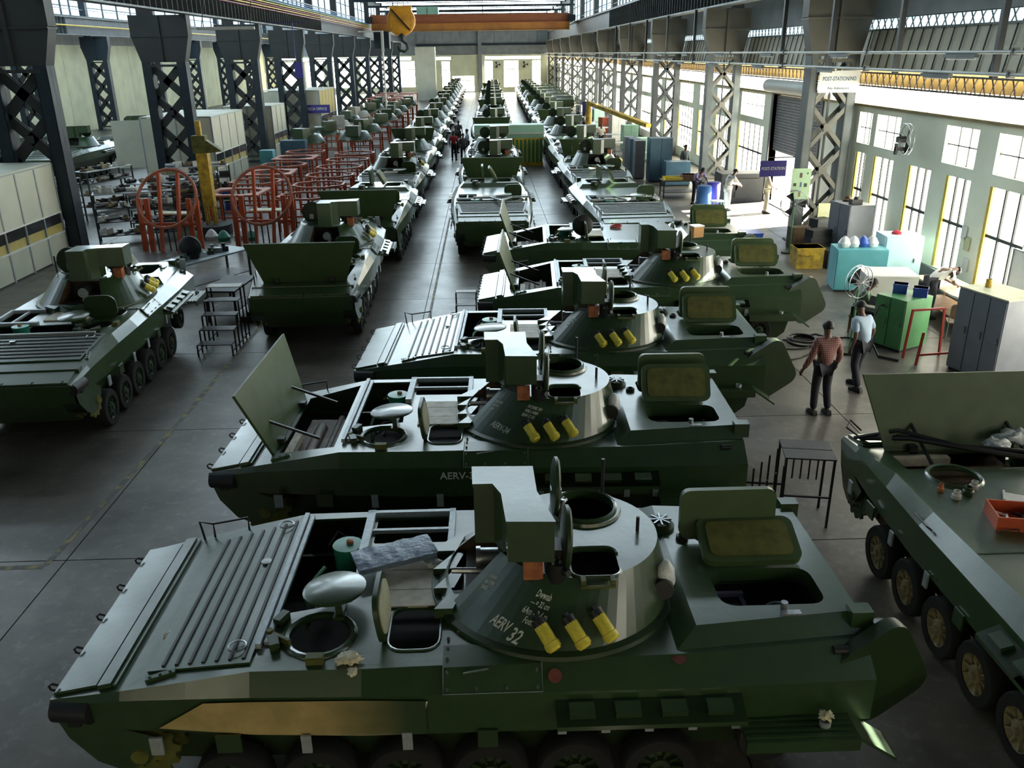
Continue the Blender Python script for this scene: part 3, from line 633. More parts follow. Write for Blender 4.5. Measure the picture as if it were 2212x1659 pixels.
def vehicle(label, loc, rz, lod=0, cover='shut', turret=True, lids=True, engine=True, wheels=True, sides=(-1,), rear='open', disc='green2', group=None, text=None, turret_rz=0, side_text=None, tanpatch=False, dull=False, hd=(-1.2, -.80), plain=False, lid_lean=30, door=True):
    g = 'green'
    t = thing('armoured_vehicle', label, 'armoured vehicle', loc, rz, group)
    key = 'hull%s%s%s%s' % (engine, cover == 'up', rear == 'open', hd)
    ob('hull', (key, lambda: hull_mb(engine, cover == 'up', hd, rear == 'open')), g, t)
    ob('belly', ('tub', tub_mb), 'brown' if disc == 'cream' else 'green2', t)
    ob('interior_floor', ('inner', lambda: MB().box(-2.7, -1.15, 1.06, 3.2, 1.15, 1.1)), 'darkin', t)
    if rear == 'open': ob('raised_rear_deck', ('rblock', rear_block_mb), g, t)
    ob('trim_vane', ('vane', vane_mb), g, t)
    if cover == 'shut':
        c = ob('engine_cover', ('cover', lambda: MB().plate(COVER, [], lambda x, y: zdeck(x)+.022, .02)), g, t)
        ob('groove_strip', ('ribs', ribs_mb), 'black', c)
        if lod == 0:
            ob('lifting_ring', ('lring', lambda: MB().ring((0, 0, 0), .07, .008, 14, 5)), 'steel', c, (-1.86, .98, 1.62)); ob('lifting_ring', ('lring', None), 'steel', c, (-1.85, -.93, 1.62))
            ob('filler_cap', ('fcap', lambda: MB().lathe([(.05, 0), (.05, .012), (0, .014)], n=16)), g, c, (-1.92, .35, 1.585))
    elif cover == 'up':
        # raised engine cover, hinged at its front edge
        T = rot_about((-2.58, 0, 1.43), R(-108), 'Y')
        def up():
            q = MB(); q.plate([(-2.58, -.92), (-2.58, .92), (-1.62, 1.2), (-1.62, -1.2)], [], lambda x, y: 1.45, .035, T); return q
        c = ob('engine_cover', ('coverup', up), 'lid', t)
        def hin():
            return MB().box(-2.68, -.05, 1.42, -2.50, .05, 1.52).beam((-2.05, 0, 1.5), (-2.68, 0, 1.75), .03)
        for y in (-.6, .6): ob('cover_hinge', ('cvh', hin), 'black', t, (0, y, 0))
        ob('engine_block', ('engb', lambda: MB().box(-2.4, -.5, 1.1, -1.9, .5, 1.28).cyl((-2.2, -.8, 1.28), (-2.2, .2, 1.28), .08).cyl((-2.0, -.8, 1.25), (-2.0, .6, 1.25), .05)), 'brown', t)
        ob('radiator_bar', ('rbar', lambda: MB().box(-2.46, -.95, 1.32, -2.36, -.2, 1.42)), 'board', t)
    if engine:
        ob('spar', ('spar', spar_mb), 'alu', t)
        ob('radiator_frame', ('radf', lambda: MB().box(-1.04, .30, 1.6, -.96, 1.16, 1.66).box(-.19, .5, 1.6, -.13, 1.16, 1.66).box(-1.04, 1.10, 1.6, -.13, 1.15, 1.66).box(-.98, .78, 1.6, -.14, .82, 1.64)), 'alu', t)
        if lod < 2:
            ob('oil_tank', ('otank', lambda: MB().lathe([(.13, 1.2), (.14, 1.50), (.145, 1.51), (.145, 1.54), (0, 1.545)], (-1.17, .54, .10), 20, sx=1, sy=1)), 'teal', t)
            ob('tank_cap', ('tcap', lambda: MB().lathe([(.035, 1.57), (.035, 1.60), (0, 1.61)], (-1.15, .56, .07), 10)), 'rust', t)
            def pipes():
                q = MB(); rr = random.Random(4)
                for i in range(11):
                    x = -1.55+.5*rr.random(); y = -.4+1.4*rr.random(); z = 1.2+.25*rr.random()
                    q.tube([(x, y, z), (x+.1*rr.random(), y+.15, z+.07), (x+.2*rr.random(), y+.3*rr.random()+.1, z), (x+.1, y+.5, z-.05)], .011+.008*rr.random(), 6)
                return q
            ob('engine_hoses', ('hoses', pipes), 'steeld', t)
            ob('fuel_pipe', ('fpipe', lambda: MB().tube([(-1.45, -.25, 1.25), (-1.47, -.1, 1.45), (-1.44, .1, 1.52), (-1.36, .3, 1.54)], .018, 8)), 'grnp', t, label='green pipe')
            ob('valve', ('valve', lambda: MB().cyl((-1.30, .72, 1.40), (-1.30, .72, 1.52), .03).cyl((-1.36, .72, 1.5), (-1.24, .72, 1.5), .015).box(-1.25, .66, 1.38, -1.12, .74, 1.44)), 'yellow', t, label='yellow valve')
        ob('floor_board', ('bd1', lambda: MB().box(-.80, .10, 1.602, -.20, .30, 1.622)), 'board', t); ob('floor_board', ('bd2', lambda: MB().box(-.80, -.46, 1.602, -.20, -.22, 1.622)), 'board', t); ob('floor_board', ('bd3', lambda: MB().box(-.80, -.21, 1.602, -.20, .09, 1.622)), 'board', t)
    # driver hatch with raised lid, second hatch with upright lid
    hx, hy = hd
    ob('hatch_rim', ('rim', lambda: seatring(.255)), g, t, (hx, hy, 1.60))
    if lod < 2 and not plain:
        l = ob('driver_hatch_lid', ('dlid', lambda: MB().lathe([(0, 0), (.24, 0), (.275, .012), (.275, .03), (.25, .045), (0, .055)], n=26)), g, t, (hx+.07, hy+.40, 1.76), (R(-3), R(-3), 0))
        ob('hinge_arm', ('harm', lambda: MB().box(-.03, -.05, -.14, .03, .2, .02).box(-.05, -.1, -.16, .05, .0, -.13)), g, l, (.05, -.12, 0))
        ob('periscope', ('peri', lambda: MB().box(-.07, -.035, 0, .07, .035, .07).box(-.06, -.045, .015, .06, -.035, .06)), 'olive', t, (hx+.02, hy-.335, 1.60))
        ob('periscope', ('peri', None), 'green2', t, (hx-.36, hy+.2, 1.60), (0, 0, R(65))); ob('periscope', ('peri', None), 'green2', t, (hx-.36, hy-.12, 1.60), (0, 0, R(110)))
        ob('hatch_lever', ('lever', lambda: MB().beam((0, 0, .02), (.2, -.16, .05), .03, .05).cyl((0, 0, 0), (0, 0, .06), .03, n=8)), 'olive', t, (hx-.42, hy+.02, 1.6))
        l = ob('hatch_lid', ('lid2', lambda: MB().prism(rrect(-.29, -.02, .29, .42, .15), -.02, .02, Matrix(((0, 0, 1, 0), (1, 0, 0, 0), (0, 1, 0, 0), (0, 0, 0, 1))))), 'green2', t, (-.66, -.72, 1.62), (0, R(-7), 0))
        ob('lid_lining', ('lidl', lambda: MB().prism(rrect(-.24, .03, .24, .37, .13), .021, .034, Matrix(((0, 0, 1, 0), (1, 0, 0, 0), (0, 1, 0, 0), (0, 0, 0, 1))))), 'creamlid', l)
        ob('hatch_gasket', ('gask', lambda: MB().tube([(x, y, 1.605) for x, y in rrect(-.63, -1.03, -.20, -.45, .13)+[(-.20, -.5)]], .012, 5)), g, t)
        for i in range(5):
            y = -1.0+.46*i; ob('edge_hook', ('ehook', hook_mb), 'black', t, (-3.34, y, 1.28), (0, R(-70), 0))
        ob('step_bracket', ('stepb', lambda: MB().box(0, 0, 0, .24, .05, .035).cyl((.04, .02, .03), (.04, .02, .05), .012, n=6).cyl((.12, .02, .03), (.12, .02, .05), .012, n=6).cyl((.2, .02, .03), (.2, .02, .05), .012, n=6)), g, t, (-2.55, -1.12, 1.425), (0, R(-10), R(12)))
        ob('nose_bar', ('nbar', lambda: MB().tube([(-2.65, 1.1, 1.42), (-2.65, 1.1, 1.58), (-2.3, 1.14, 1.62), (-2.3, 1.14, 1.48)], .012, 6).tube([(-2.75, 1.08, 1.4), (-2.78, 1.08, 1.62), (-2.65, 1.1, 1.58)], .012, 6)), 'black', t)
        if text or lod == 0: ob('headlamp', ('hlamp', lambda: MB().cyl((-3.32, -1.10, 1.18), (-3.0, -1.16, 1.20), .098, n=18).box(-3.2, -1.2, 1.08, -3.1, -1.1, 1.16)), 'black', t)
        ap = ob('access_panel', ('acc', lambda: MB().add([(-.16, -1.245, 1.602), (.62, -1.225, 1.602), (.62, -1.372, 1.452), (-.16, -1.372, 1.452), (-.16, -.99, 1.612), (.62, -.99, 1.612)], [(3, 2, 1, 0), (0, 1, 5, 4)])), g, t)
        def bolts():
            q = MB()
            for x, y, z in [(-.13, -1.02, 1.61), (-.13, -1.15, 1.61), (-.13, -1.27, 1.58), (-.13, -1.35, 1.48), (.1, -1.35, 1.48), (.34, -1.35, 1.48), (.58, -1.35, 1.48), (.58, -1.27, 1.58), (.58, -1.15, 1.61), (.58, -1.02, 1.61), (-.13, -.9, 1.61), (-.05, -.82, 1.61)]: q.cyl((x, y, z-.01), (x, y-.012, z+.014), .012, n=6)
            return q
        ob('bolt_row', ('bolts', bolts), 'steel', ap); ob('panel_seam', ('seam', lambda: MB().tube([(-.16, -.99, 1.612), (-.16, -1.25, 1.605), (-.16, -1.38, 1.455), (.62, -1.38, 1.455), (.62, -1.23, 1.605), (.62, -.99, 1.612)], .004, 4)), 'alu', ap)
        ob('panel_handle', ('phand', lambda: MB().tube([(.02, -1.27, 1.57), (.0, -1.32, 1.60), (.2, -1.30, 1.62), (.2, -1.25, 1.585)], .008, 5)), 'green2', ap)
    # stowage shelf and its blocks, rear fender, flank brackets
    for s in (sides if lod < 2 else (-1,)):
        R_ = (0, 0, 0); sc = 1 if s < 0 else -1
        a = ob('side_shelf', ('shelf', shelf_mb), g, t); a.scale = (1, sc, 1)
        for i in range(4):
            a = ob('mounting_block', ('mblk', lambda: MB().box(0, -.06, 0, .20, .06, .05)), g, t, (.82+.36*i, -1.45*sc, 1.30), (R(16*sc), 0, 0))
        if lod < 2:
            for i in range(5): ob('flank_bracket', ('fbr', lambda: MB().box(0, -.012, 0, .07, .0, .2)), 'alu', t, (.74+.35*i, -1.37*sc-(.0 if s < 0 else -.012), 1.02))
            for x, w in ((-2.5, .1), (-1.98, .2), (-1.3, .08), (-.5, .08), (.1, .16)): a = ob('flank_tab', MB().box(0, -.02, -.10, w, .0, .07), g if w > .1 else 'alu', t, (x, (-1.36 if x > -1.5 else -1.33)*sc-.01, 1.02))
        a = ob('rear_fender', ('fend', fender_mb), g, t); a.scale = (1, sc, 1)
    if tanpatch:
        for x, y, z in ((.72, -1.30, 1.535), (1.72, -1.20, 1.585)): ob('primer_spot', MB().lathe([(0, 0), (.055, 0)], n=18), 'spot', t, (x, y, z), (R(48 if x < 1 else 12), 0, 0))
        ob('reflection_patch', MB().add([(-2.45, -1.262, 1.10), (-1.68, -1.335, 1.075), (-.8, -1.385, 1.075), (-.3, -1.385, 1.075), (-.3, -1.385, 1.40), (-.8, -1.38, 1.42), (-1.68, -1.335, 1.40), (-2.05, -1.30, 1.37)], [tuple(range(8))]), 'patch', t)  # thin sheet carrying the painted tan reflection
    if rear == 'open':
        for i, y in enumerate((-.19, .27)):
            l = ob('rear_hatch_lid', ('rlid', hatch_lid_mb), 'lid', t, (2.16-(.14 if i and lid_lean > 50 else 0), y, 1.78), (R(-4 if i else -lid_lean), 0, 0))
            if not i: ob('lid_lining', ('rlin', lining_mb), 'olive', l)
        if door: ob('rear_door', ('rdoor', door_mb), 'green2', t, (3.34, -.98, .70), (R(4), R(-22 if lod else -30), R(12)))
        if lod < 2:
            ob('seat_frame', ('seatf', lambda: MB().box(2.05, -.66, 1.42, 2.5, -.60, 1.46).box(2.05, -.3, 1.5, 2.5, -.26, 1.54).box(2.46, -.66, 1.3, 2.5, -.26, 1.5).box(2.05, -.55, 1.45, 2.48, -.35, 1.47)), 'purple', t)
            ob('cable_loop', ('cloop', lambda: MB().ring((2.72, -.5, 1.48), .10, .012, 16, 6, 'y')), 'alu', t)
            ob('lid_latch', ('llatch', lambda: MB().cyl((2.68, -.80, 1.73), (2.68, -.80, 1.80), .03, n=10).box(2.64, -.9, 1.73, 2.8, -.84, 1.75)), 'steel', t)
            v = ob('ventilator', ('vent', lambda: MB().lathe([(.14, 0), (.14, .06), (.11, .065), (.11, .10), (0, .11)], (1.90, .56, 1.70), 20)), 'green2', t)
            def vt():
                q = MB().ring((1.90, .56, 1.74), .13, .012, 20, 5)
                for i in range(4): a = pi*i/4; q.beam((1.90-.11*cos(a), .56-.11*sin(a), 1.815), (1.90+.11*cos(a), .56+.11*sin(a), 1.815), .016)
                return q
            ob('vent_guard', ('vguard', vt), 'steel', v)
            ob('socket', ('sock', lambda: MB().lathe([(.06, 0), (.06, .035), (.035, .05), (.03, .02), (0, .02)], (2.07, .33, 1.73), 14)), 'black', t)
            ob('tow_socket', ('tows', lambda: MB().lathe([(.045, 0), (.045, .05), (.03, .05), (.03, .01), (0, .01)], (2.86, -1.45, 1.09), 14)), 'alu', t)
            ob('tail_lamp', ('tlamp', lambda: MB().cyl((3.0, -1.12, 1.55), (3.12, -1.12, 1.55), .035, n=10)), 'black', t)
    # turret
    if turret:
        T = ob('turret', ('turret', turret_mb), g, t)
        if turret_rz: pass
        ob('turret_ring', ('lip', lip_mb), 'black' if lod else 'green2', T)
        h = ob('sight_housing', ('hous', housing_mb), g, T)
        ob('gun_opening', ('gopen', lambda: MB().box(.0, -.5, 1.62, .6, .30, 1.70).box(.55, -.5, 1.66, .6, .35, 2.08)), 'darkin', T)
        if lod < 2:
            ob('cheek_plate', ('cheek', lambda: MB().add([tpt(GUN[1], .0), tpt(GUN[1], 1), (.56, -.44, 2.09), (.50, -.44, 1.64)], [(0, 1, 2, 3), (3, 2, 1, 0)]).add([tpt(GUN[0], .0), tpt(GUN[0], 1), (.56, .24, 2.09), (.50, .24, 1.64)], [(0, 1, 2, 3), (3, 2, 1, 0)])), 'brown', T)
            ob('gun_mount', ('gmount', lambda: MB().cyl((.12, -.12, 1.88), (.52, -.12, 1.88), .085, n=14).cyl((.10, -.12, 1.88), (.14, -.12, 1.88), .1, n=14).cyl((-.12, -.20, 1.80), (.5, -.24, 1.80), .028, n=8)), 'steel', T)
            ob('splash_guard', ('wedge', wedge_mb), g, T)
            ob('hatch_ring', ('cring', lambda: MB().lathe([(.27, 0), (.27, .05), (.285, .06), (.30, .05), (.30, .03), (.33, .03), (.34, .0)], n=28)), g, T, (*CH, ZT))
            ob('gunner_hatch_rim', ('grim', lambda: MB().tube([(x, y, ZT+.008) for x, y in rrect(GH[0]-.01, GH[1]-.01, GH[2]+.01, GH[3]+.01, .1)+[(GH[2]+.01, GH[1]+.1)]], .014, 5)), g, T)
            ob('hatch_catch', ('gcatch', lambda: MB().box(-.02, -.06, -.02, .02, .02, .03).box(.22, -.06, -.02, .26, .02, .03).box(-.02, -.08, -.03, .26, -.06, -.01)), 'olive', T, (.98, GH[1]-.04, ZT))
            ob('camera_head', ('camh', lambda: MB().cyl((.78, -.74, 2.05), (.78, -.74, 2.22), .085, n=16).box(.68, -.7, 2.1, .82, -.5, 2.3).cyl((.82, -.80, 2.16), (.86, -.86, 2.18), .03, n=10)), 'black', T)
            def knobs():
                q = MB()
                for x, y, z in ((.76, -.72, 2.22), (.80, -.76, 2.22), (.74, -.78, 2.22), (.80, -.70, 2.22)): q.cyl((x, y, z), (x, y, z+.02), .014, n=8)
                q.cyl((.88, .12, 2.1), (.90, .14, 2.3), .02, n=8).box(.80, .28, 2.2, .9, .38, 2.32).cyl((.84, .22, 2.16), (.94, .30, 2.22), .03, n=8); return q
            ob('camera_fittings', ('knobs', knobs), 'steel', T, kind='stuff')
            ob('sight_block', ('sblk', lambda: MB().box(.50, -.76, 2.06, .66, -.60, 2.25)), 'rust', T, rot=(0, 0, 0))
            ob('turret_pin', ('tpin', lambda: MB().cyl((1.55, -.1, 2.1), (1.55, -.1, 2.24), .016, n=8)), 'black', T)
            for i in range(2):
                a = R(228+16*i)
            ob('antenna_mast', ('ant', lambda: MB().cyl((1.36, .84, 1.7), (1.36, .84, 2.35), .018, n=8).cyl((1.36, .84, 1.68), (1.36, .84, 1.85), .04, n=10)), 'black', T)
            ob('search_lamp', ('slamp', lambda: MB().cyl((1.74, -.42, 1.78), (1.70, -.62, 1.82), .085, n=14).box(1.68, -.5, 1.66, 1.78, -.44, 1.8)), 'black', T)
            ob('lamp_wrapping', ('lwrap', lambda: MB().lathe([(.0, 1.86), (.05, 1.9), (.09, 1.82), (.075, 1.95), (.03, 2.02), (0, 2.03)], (1.74, -.48, 0), 9)), 'whitep', T)
            for x, y, z in ((.05, -.62, 0), (.09, -.86, 0)):
                pass
        if lids:
            for cx_, cy_ in ((.84, .30), (.86, -.60)):
                l = ob('hatch_lid', ('tlid', lid_mb), 'green2', T, (cx_, cy_, 2.36), (0, R(3), 0))
                if lod < 2: ob('lid_hinge', ('lhin', lambda: MB().box(-.02, -.05, -.3, .05, .05, -.2)), 'black', l)
        if lod < 2:
            for i in range(3):
                a = R(262+13.5*i); p = tpt(a, .18+.03*i); 
                L_ = ob('smoke_launcher', ('launch', launcher_mb), 'black', T, tuple(p+V((-.12, .02, .20))), (0, R(-0), 0))
                d = V((.52, -.30, -.80)); L_.rotation_euler = V((.50, -.62, -.62)).to_track_quat('Z', 'Y').to_euler()
                ob('protective_cap', ('lcap', launcher_cap), 'yellow', L_, label='yellow cap')
        if text:
            def chalk(txt, size, a0, f0, sx=1, tilt=0):
                m = text_mesh(txt, size, sx=sx, align='LEFT')
                for v in m.vertices:
                    x, y = v.co.x, v.co.y; x, y = x*cos(tilt)-y*sin(tilt), x*sin(tilt)+y*cos(tilt)
                    p = tpt(a0+x/1.0, f0+y/.62); c = tpt(a0+x/1.0, f0+y/.62)
                    n = V((cos(a0+x), sin(a0+x), .75)).normalized(); v.co = p+n*.004
                return m
            for tx, sz, a0, f0, ti, *sx in text: ob('chalk_writing', chalk(tx, sz, R(a0), f0, tilt=R(ti), sx=sx[0] if sx else .62), 'chalk', T, kind='stuff')
    if side_text:
        m = text_mesh(side_text, .13, align='LEFT', depth=.001); ob('stencil', m, 'chalk', t, (-.45, -1.37, 1.33), (R(90), 0, 0))
    road_wheels(t, wheels, disc, sides, lod)
    return t
TXT32 = [('AERV', .13, 231, .26, -10, .62), ('32', .16, 243, .15, -12, .7), ('XHRWX\nNHYSRN\nSWRX', .05, 212, .60, 8), ('Dwwab', .085, 246, .74, -9), ('--- = 32 cm', .07, 245, .62, -9), ('6Am - 2.4 m', .08, 243, .50, -9), ('Foomm - -', .08, 246, .37, -9)]
TXT34 = [('AERV-34', .11, 226, .28, -10, .75), ('3XW2 HNN\nYWR 32N\nS XRN', .05, 212, .60, 8), ('HN 3WRK XW\nWMS 4 WMN\nRNW 32 XN', .06, 246, .7, -9)]
G0 = 'foreground vehicles'
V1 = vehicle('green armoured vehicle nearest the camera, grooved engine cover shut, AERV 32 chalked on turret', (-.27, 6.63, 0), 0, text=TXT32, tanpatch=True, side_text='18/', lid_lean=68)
V2 = vehicle('green armoured vehicle marked AERV-34 with its engine cover raised upright', (-.16, 10.50, 0), R(-1.5), cover='up', text=TXT34, side_text='AERV-34', door=False)
V3 = vehicle('green armoured vehicle behind the AERV-34 one, pale grooved engine cover shut', (1.15, 13.98, 0), R(-2.5), text=TXT34[1:2])
V4 = vehicle('green armoured vehicle fourth from the camera across the aisle, engine cover raised', (3.15, 17.95, 0), R(-3), cover='up', text=TXT34[1:2])
V5 = vehicle('green armoured vehicle without turret, farthest of the five parked crosswise', (3.25, 22.35, 0), R(-3), cover='up', turret=False)
V6 = vehicle('green armoured vehicle at the left edge, grooved nose towards the camera', (-7.95, 15.95, 0), R(93), sides=(-1, 1), text=None)
V7 = vehicle('green armoured vehicle left of the aisle with its dark engine cover raised towards the camera', (-4.15, 21.05, 0), R(91.5), cover='up', sides=(-1, 1))
V8 = vehicle('green armoured vehicle at the right edge with cream wheels and no turret', (5.80, 6.75, 0), R(-90), cover='up', turret=False, disc='cream', sides=(-1, 1), rear='shut', wheels=True, hd=(-1.55, -.62), plain=True, engine=False)
kB = kC = kD = 0
def row(x, y, rz, label, **k): return vehicle(label, (x, y, 0), R(rz), lod=k.pop('lod', 2), sides=k.pop('sides', (-1, 1)), **k)
PL = ['first', 'second', 'third', 'fourth', 'fifth', 'sixth', 'seventh', 'eighth', 'ninth', 'tenth', 'eleventh', 'twelfth', 'thirteenth', 'fourteenth', 'fifteenth']
far = 'far vehicles of the %s row'
for k in range(15):
    y = 28.55+7.5*k
    nl = k < 5
    row(-3.85-.04*k, y, 90, ('%s green armoured vehicle behind the one with the dark raised cover, left of the aisle' % PL[k]) if nl else '%s vehicle from the near end of the row left of the aisle' % PL[k], cover=['up', 'shut', 'shut'][k % 3] if nl else 'shut', turret=k != 0, lod=1 if k < 2 else 2, group=None if nl else far % 'left', lids=k % 2 == 0, engine=k < 3)
for k in range(14):
    y = 29.2+7.3*k
    if k in (3,): continue
    nl = k < 5
    row(.15+.06*k, y, 90, ('%s green armoured vehicle in the middle row beyond the crosswise ones' % PL[k]) if nl else '%s vehicle from the near end of the middle row' % PL[k], cover=['shut', 'up', 'shut'][k % 3], turret=k not in (0, 5), lod=1 if k < 2 else 2, group=None if nl else far % 'middle', engine=k < 3)
for k in range(14):
    y = 28.9+7.3*k
    nl = k < 5
    row(4.45+.09*k, y-(.35 if k == 0 else 0), 90+(2 if k == 0 else 0), ('%s green armoured vehicle in the right row beyond the crosswise ones' % PL[k]) if nl else '%s vehicle from the near end of the right row' % PL[k], cover=['shut', 'shut', 'up'][k % 3], turret=k != 0, lod=1 if k < 2 else 2, group=None if nl else far % 'right', engine=k < 3)
for k in range(5):
    row(-22.5+(k % 2)*-5.6, 48+8.2*(k//2), 90+12*(k % 2), '%s dark vehicle standing in the far left aisle' % PL[k], turret=k % 2 == 0, engine=False, sides=(-1,))
for k in range(4):
    row(8.6, 100+9*k, 90, '%s turretless hull beside the far right columns' % PL[k], turret=False, engine=False, group='hulls by the far right columns', sides=(-1,))
# crossbars shaped like a V on the first middle-row hull
for k, (x, y) in enumerate(((.45, 29.2), (4.45, 28.9))):
    single('bracing_frame', MB().beam((-.9, 0, 0), (.9, 0, 0), .06).beam((-.35, 0, .0), (0, -.6, -.02), .05).beam((.35, 0, 0), (0, -.6, -.02), .05), 'alu', 'grey V-shaped bracing frame on the first %s-row hull' % ('middle', 'right')[k], 'frame', (x, y-1.3, 1.72))
# loose things on the near vehicles (built where they lie)
def fluff(label, loc, s, seed, mt='fluff', group=None):
    rr = random.Random(seed); bm = bmesh.new(); bmesh.ops.create_icosphere(bm, subdivisions=3, radius=1)
    for v in bm.verts:
        n = noise.noise(v.co*2.4+V((seed, 0, 0)))*.9+noise.noise(v.co*6+V((0, seed, 0)))*.6
        v.co *= (1+n); v.co.x *= s[0]; v.co.y *= s[1]; v.co.z = max(0, v.co.z*s[2]*.8+s[2]*.6)
    m = bpy.data.meshes.new('wad'); bm.to_mesh(m); bm.free(); m.materials.append(M[mt]); m.shade_smooth()
    o = bpy.data.objects.new('cotton_waste', m); COL.objects.link(o); o.location = loc; return tag(o, label, 'cotton waste', group)
fluff('pale wad of cotton waste beside the driver hatch of the nearest vehicle', (-1.18, 5.50, 1.605), (.09, .07, .035), 1)
fluff('small tuft of cotton waste below the larger wad on the nearest vehicle', (-1.14, 5.37, 1.59), (.035, .045, .02), 2)
fluff('small wad of cotton waste on the glacis of the nearest vehicle', (-2.83, 6.12, 1.405), (.05, .045, .03), 3)
fluff('white wad of cotton waste on the plywood beside the turret', (-.58, 6.78, 1.625), (.07, .07, .035), 4, 'whites')
fluff('tuft of cotton waste on the rear fender socket of the nearest vehicle', (2.6, 5.2, 1.15), (.05, .05, .04), 5)
fluff('wad of cotton waste on the grooved nose of the left-edge vehicle', (-8.0, 13.55, 1.43), (.07, .06, .03), 6)
fluff('large white wad of rags over the edge of the engine bay at the right edge', (6.02, 8.95, 1.60), (.13, .12, .10), 7, 'whitep')
fluff('white bag of rags by the raised cover at the right edge', (6.42, 9.15, 1.60), (.2, .12, .10), 8, 'whitep')
q = MB(); n = 22; w = .34; L0 = .76
for j in range(5):
    for i in range(n+1):
        x = L0*i/n; y = w*(j/4-.5)
        q.v.append((x, y, .066+.022*noise.noise(V((x*9, y*12, 0)))+.010*noise.noise(V((x*26, y*20, 3)))+(-.008 if j in (0, 4) else 0)))
for j in range(4):
    for i in range(n): q.f.append((j*(n+1)+i, j*(n+1)+i+1, (j+1)*(n+1)+i+1, (j+1)*(n+1)+i))
q.box(.01, -w/2+.01, 0, L0-.01, w/2-.01, .055)
single('tarpaulin_pad', q, 'tarp', 'blue-grey folded tarpaulin pad lying between engine bay and plywood', 'tarpaulin', (-1.30, 6.70, 1.69), (R(2), 0, R(22)))
# orange parts tray and small things on the right-edge vehicle
t = thing('parts_tray', 'orange open tray of small parts on the right-edge vehicle', 'tray', (5.28, 7.30, 1.60), R(-12))
ob('tray_base', MB().box(-.24, -.19, 0, .24, .19, .012), 'orange', t)
ob('tray_wall', MB().box(-.24, -.19, .012, .24, -.175, .15).box(-.24, .175, .012, .24, .19, .15).box(-.24, -.175, .012, -.225, .175, .15).box(.225, -.175, .012, .24, .175, .15), 'orange', t)
for i in range(9):
    rr = random.Random(i); x = -.17+.34*rr.random(); y = -.12+.24*rr.random(); a = rr.random()*3
    single('small_part', MB().cyl((-.05, 0, .02), (.05, 0, .02), .014, n=7), ['steel', 'whites', 'black'][i % 3], '%s %s fitting in the orange tray' % (PL[i], ['steel', 'white', 'black'][i % 3]), 'fitting', (x*cos(R(-12))+5.28, y+7.30, 1.612+.03*(i % 2)), (0, 0, a), group='fittings in the orange tray')
for i, (x, y, r, mt) in enumerate(((4.95, 7.82, .05, 'lgrey'), (5.12, 7.9, .06, 'green2'), (4.86, 7.98, .035, 'rust'), (5.25, 8.02, .05, 'lgrey'))):
    single('pipe_fitting', MB().lathe([(r*.6, 0), (r, .0), (r, .04), (r*.7, .05), (r*.7, .09), (r*.5, .09), (r*.5, .02)], n=14), mt, ['pale ring', 'green cap', 'small rusty ring', 'larger pale ring'][i]+' left between driver hatch and orange tray', 'fitting', (x, y, 1.603))
single('cable_bundle', MB().tube([(4.75, 9.75, 1.42), (5.1, 9.2, 1.66), (5.6, 8.75, 1.72), (6.3, 8.5, 1.68), (7.0, 8.2, 1.66)], .035, 8).tube([(4.7, 9.8, 1.4), (5.0, 9.3, 1.72), (5.5, 8.9, 1.70), (6.2, 8.7, 1.7), (7.0, 8.45, 1.66)], .025, 6).tube([(4.75, 9.75, 1.42), (4.62, 9.9, 1.5), (4.7, 10.0, 1.56), (4.82, 9.9, 1.45)], .012, 6), 'cable', 'thick black cable bundle laid across the nose of the right-edge vehicle', 'cable')
single('paper_sheet', MB().box(-.3, -.11, 0, .3, .11, .006).box(-.3, -.11, .0, -.28, .11, .03), 'whites', 'white plastic tray lid beside the orange tray', 'lid', (5.72, 7.68, 1.606), (0, 0, R(-28)))
# ------------------------------------------------------------------ steel steps and stools beside the vehicles
def steps(label, loc, rz, w=.55, n=4, rise=.24, run=.24, grp=None, mt='black'):
    t = thing('step_ladder', label, 'steps', loc, rz, grp)
    for i in range(n):
        h = rise*(i+1); x = run*i
        for s in (-1, 1):
            ob('leg', MB().box(x-.015, s*w/2-.015, 0, x+.015, s*w/2+.015, h), mt, t)
        ob('tread', MB().box(x-.02, -w/2, h, x+run, w/2, h+.02), 'lgrey' if i == n-1 else mt, t)
    for s in (-1, 1): ob('leg', MB().box(run*n-.015, s*w/2-.015, 0, run*n+.015, s*w/2+.015, rise*n), mt, t); ob('rail', MB().box(0, s*w/2-.012, .10, run*n, s*w/2+.012, .125), mt, t)
    return t
steps('black steel steps beside the wheels of the left-edge vehicle', (-6.0, 17.6, 0), R(90), .75, 5, .25, .28)
steps('low black steel step stool by the nose of the fourth crosswise vehicle', (-.58, 20.2, 0), R(90), .5, 2, .28, .2)
t = thing('step_stand', 'tall black steel step stand between the nearest and right-edge vehicles', 'steps', (3.82, 10.02, 0), R(-10))
for i in range(6):
    for s in (0, 1): ob('leg', MB().box(-.42+.10*i-.012, -.0+.55*s-.012, 0, -.42+.10*i+.012, .55*s+.012, .35+.11*i), 'black', t)
ob('rail', MB().box(-.45, -.015, .33, .2, .01, .36).box(-.45, .54, .33, .2, .565, .36), 'black', t)
for x in (.1, .72):
    for y in (0, .55): ob('leg', MB().box(x-.015, y-.015, 0, x+.015, y+.015, 1.02), 'black', t)
ob('tread', MB().box(.08, -.02, 1.02, .74, .27, 1.04), 'steeld', t); ob('tread', MB().box(.08, .29, 1.02, .74, .57, 1.04), 'steeld', t)
for i in range(5): ob('bar', MB().box(.2+.11*i-.01, .54, .45, .2+.11*i+.01, .56, 1.0), 'black', t)
ob('cross_rail', MB().box(.1, -.012, .45, .72, .012, .475), 'black', t)
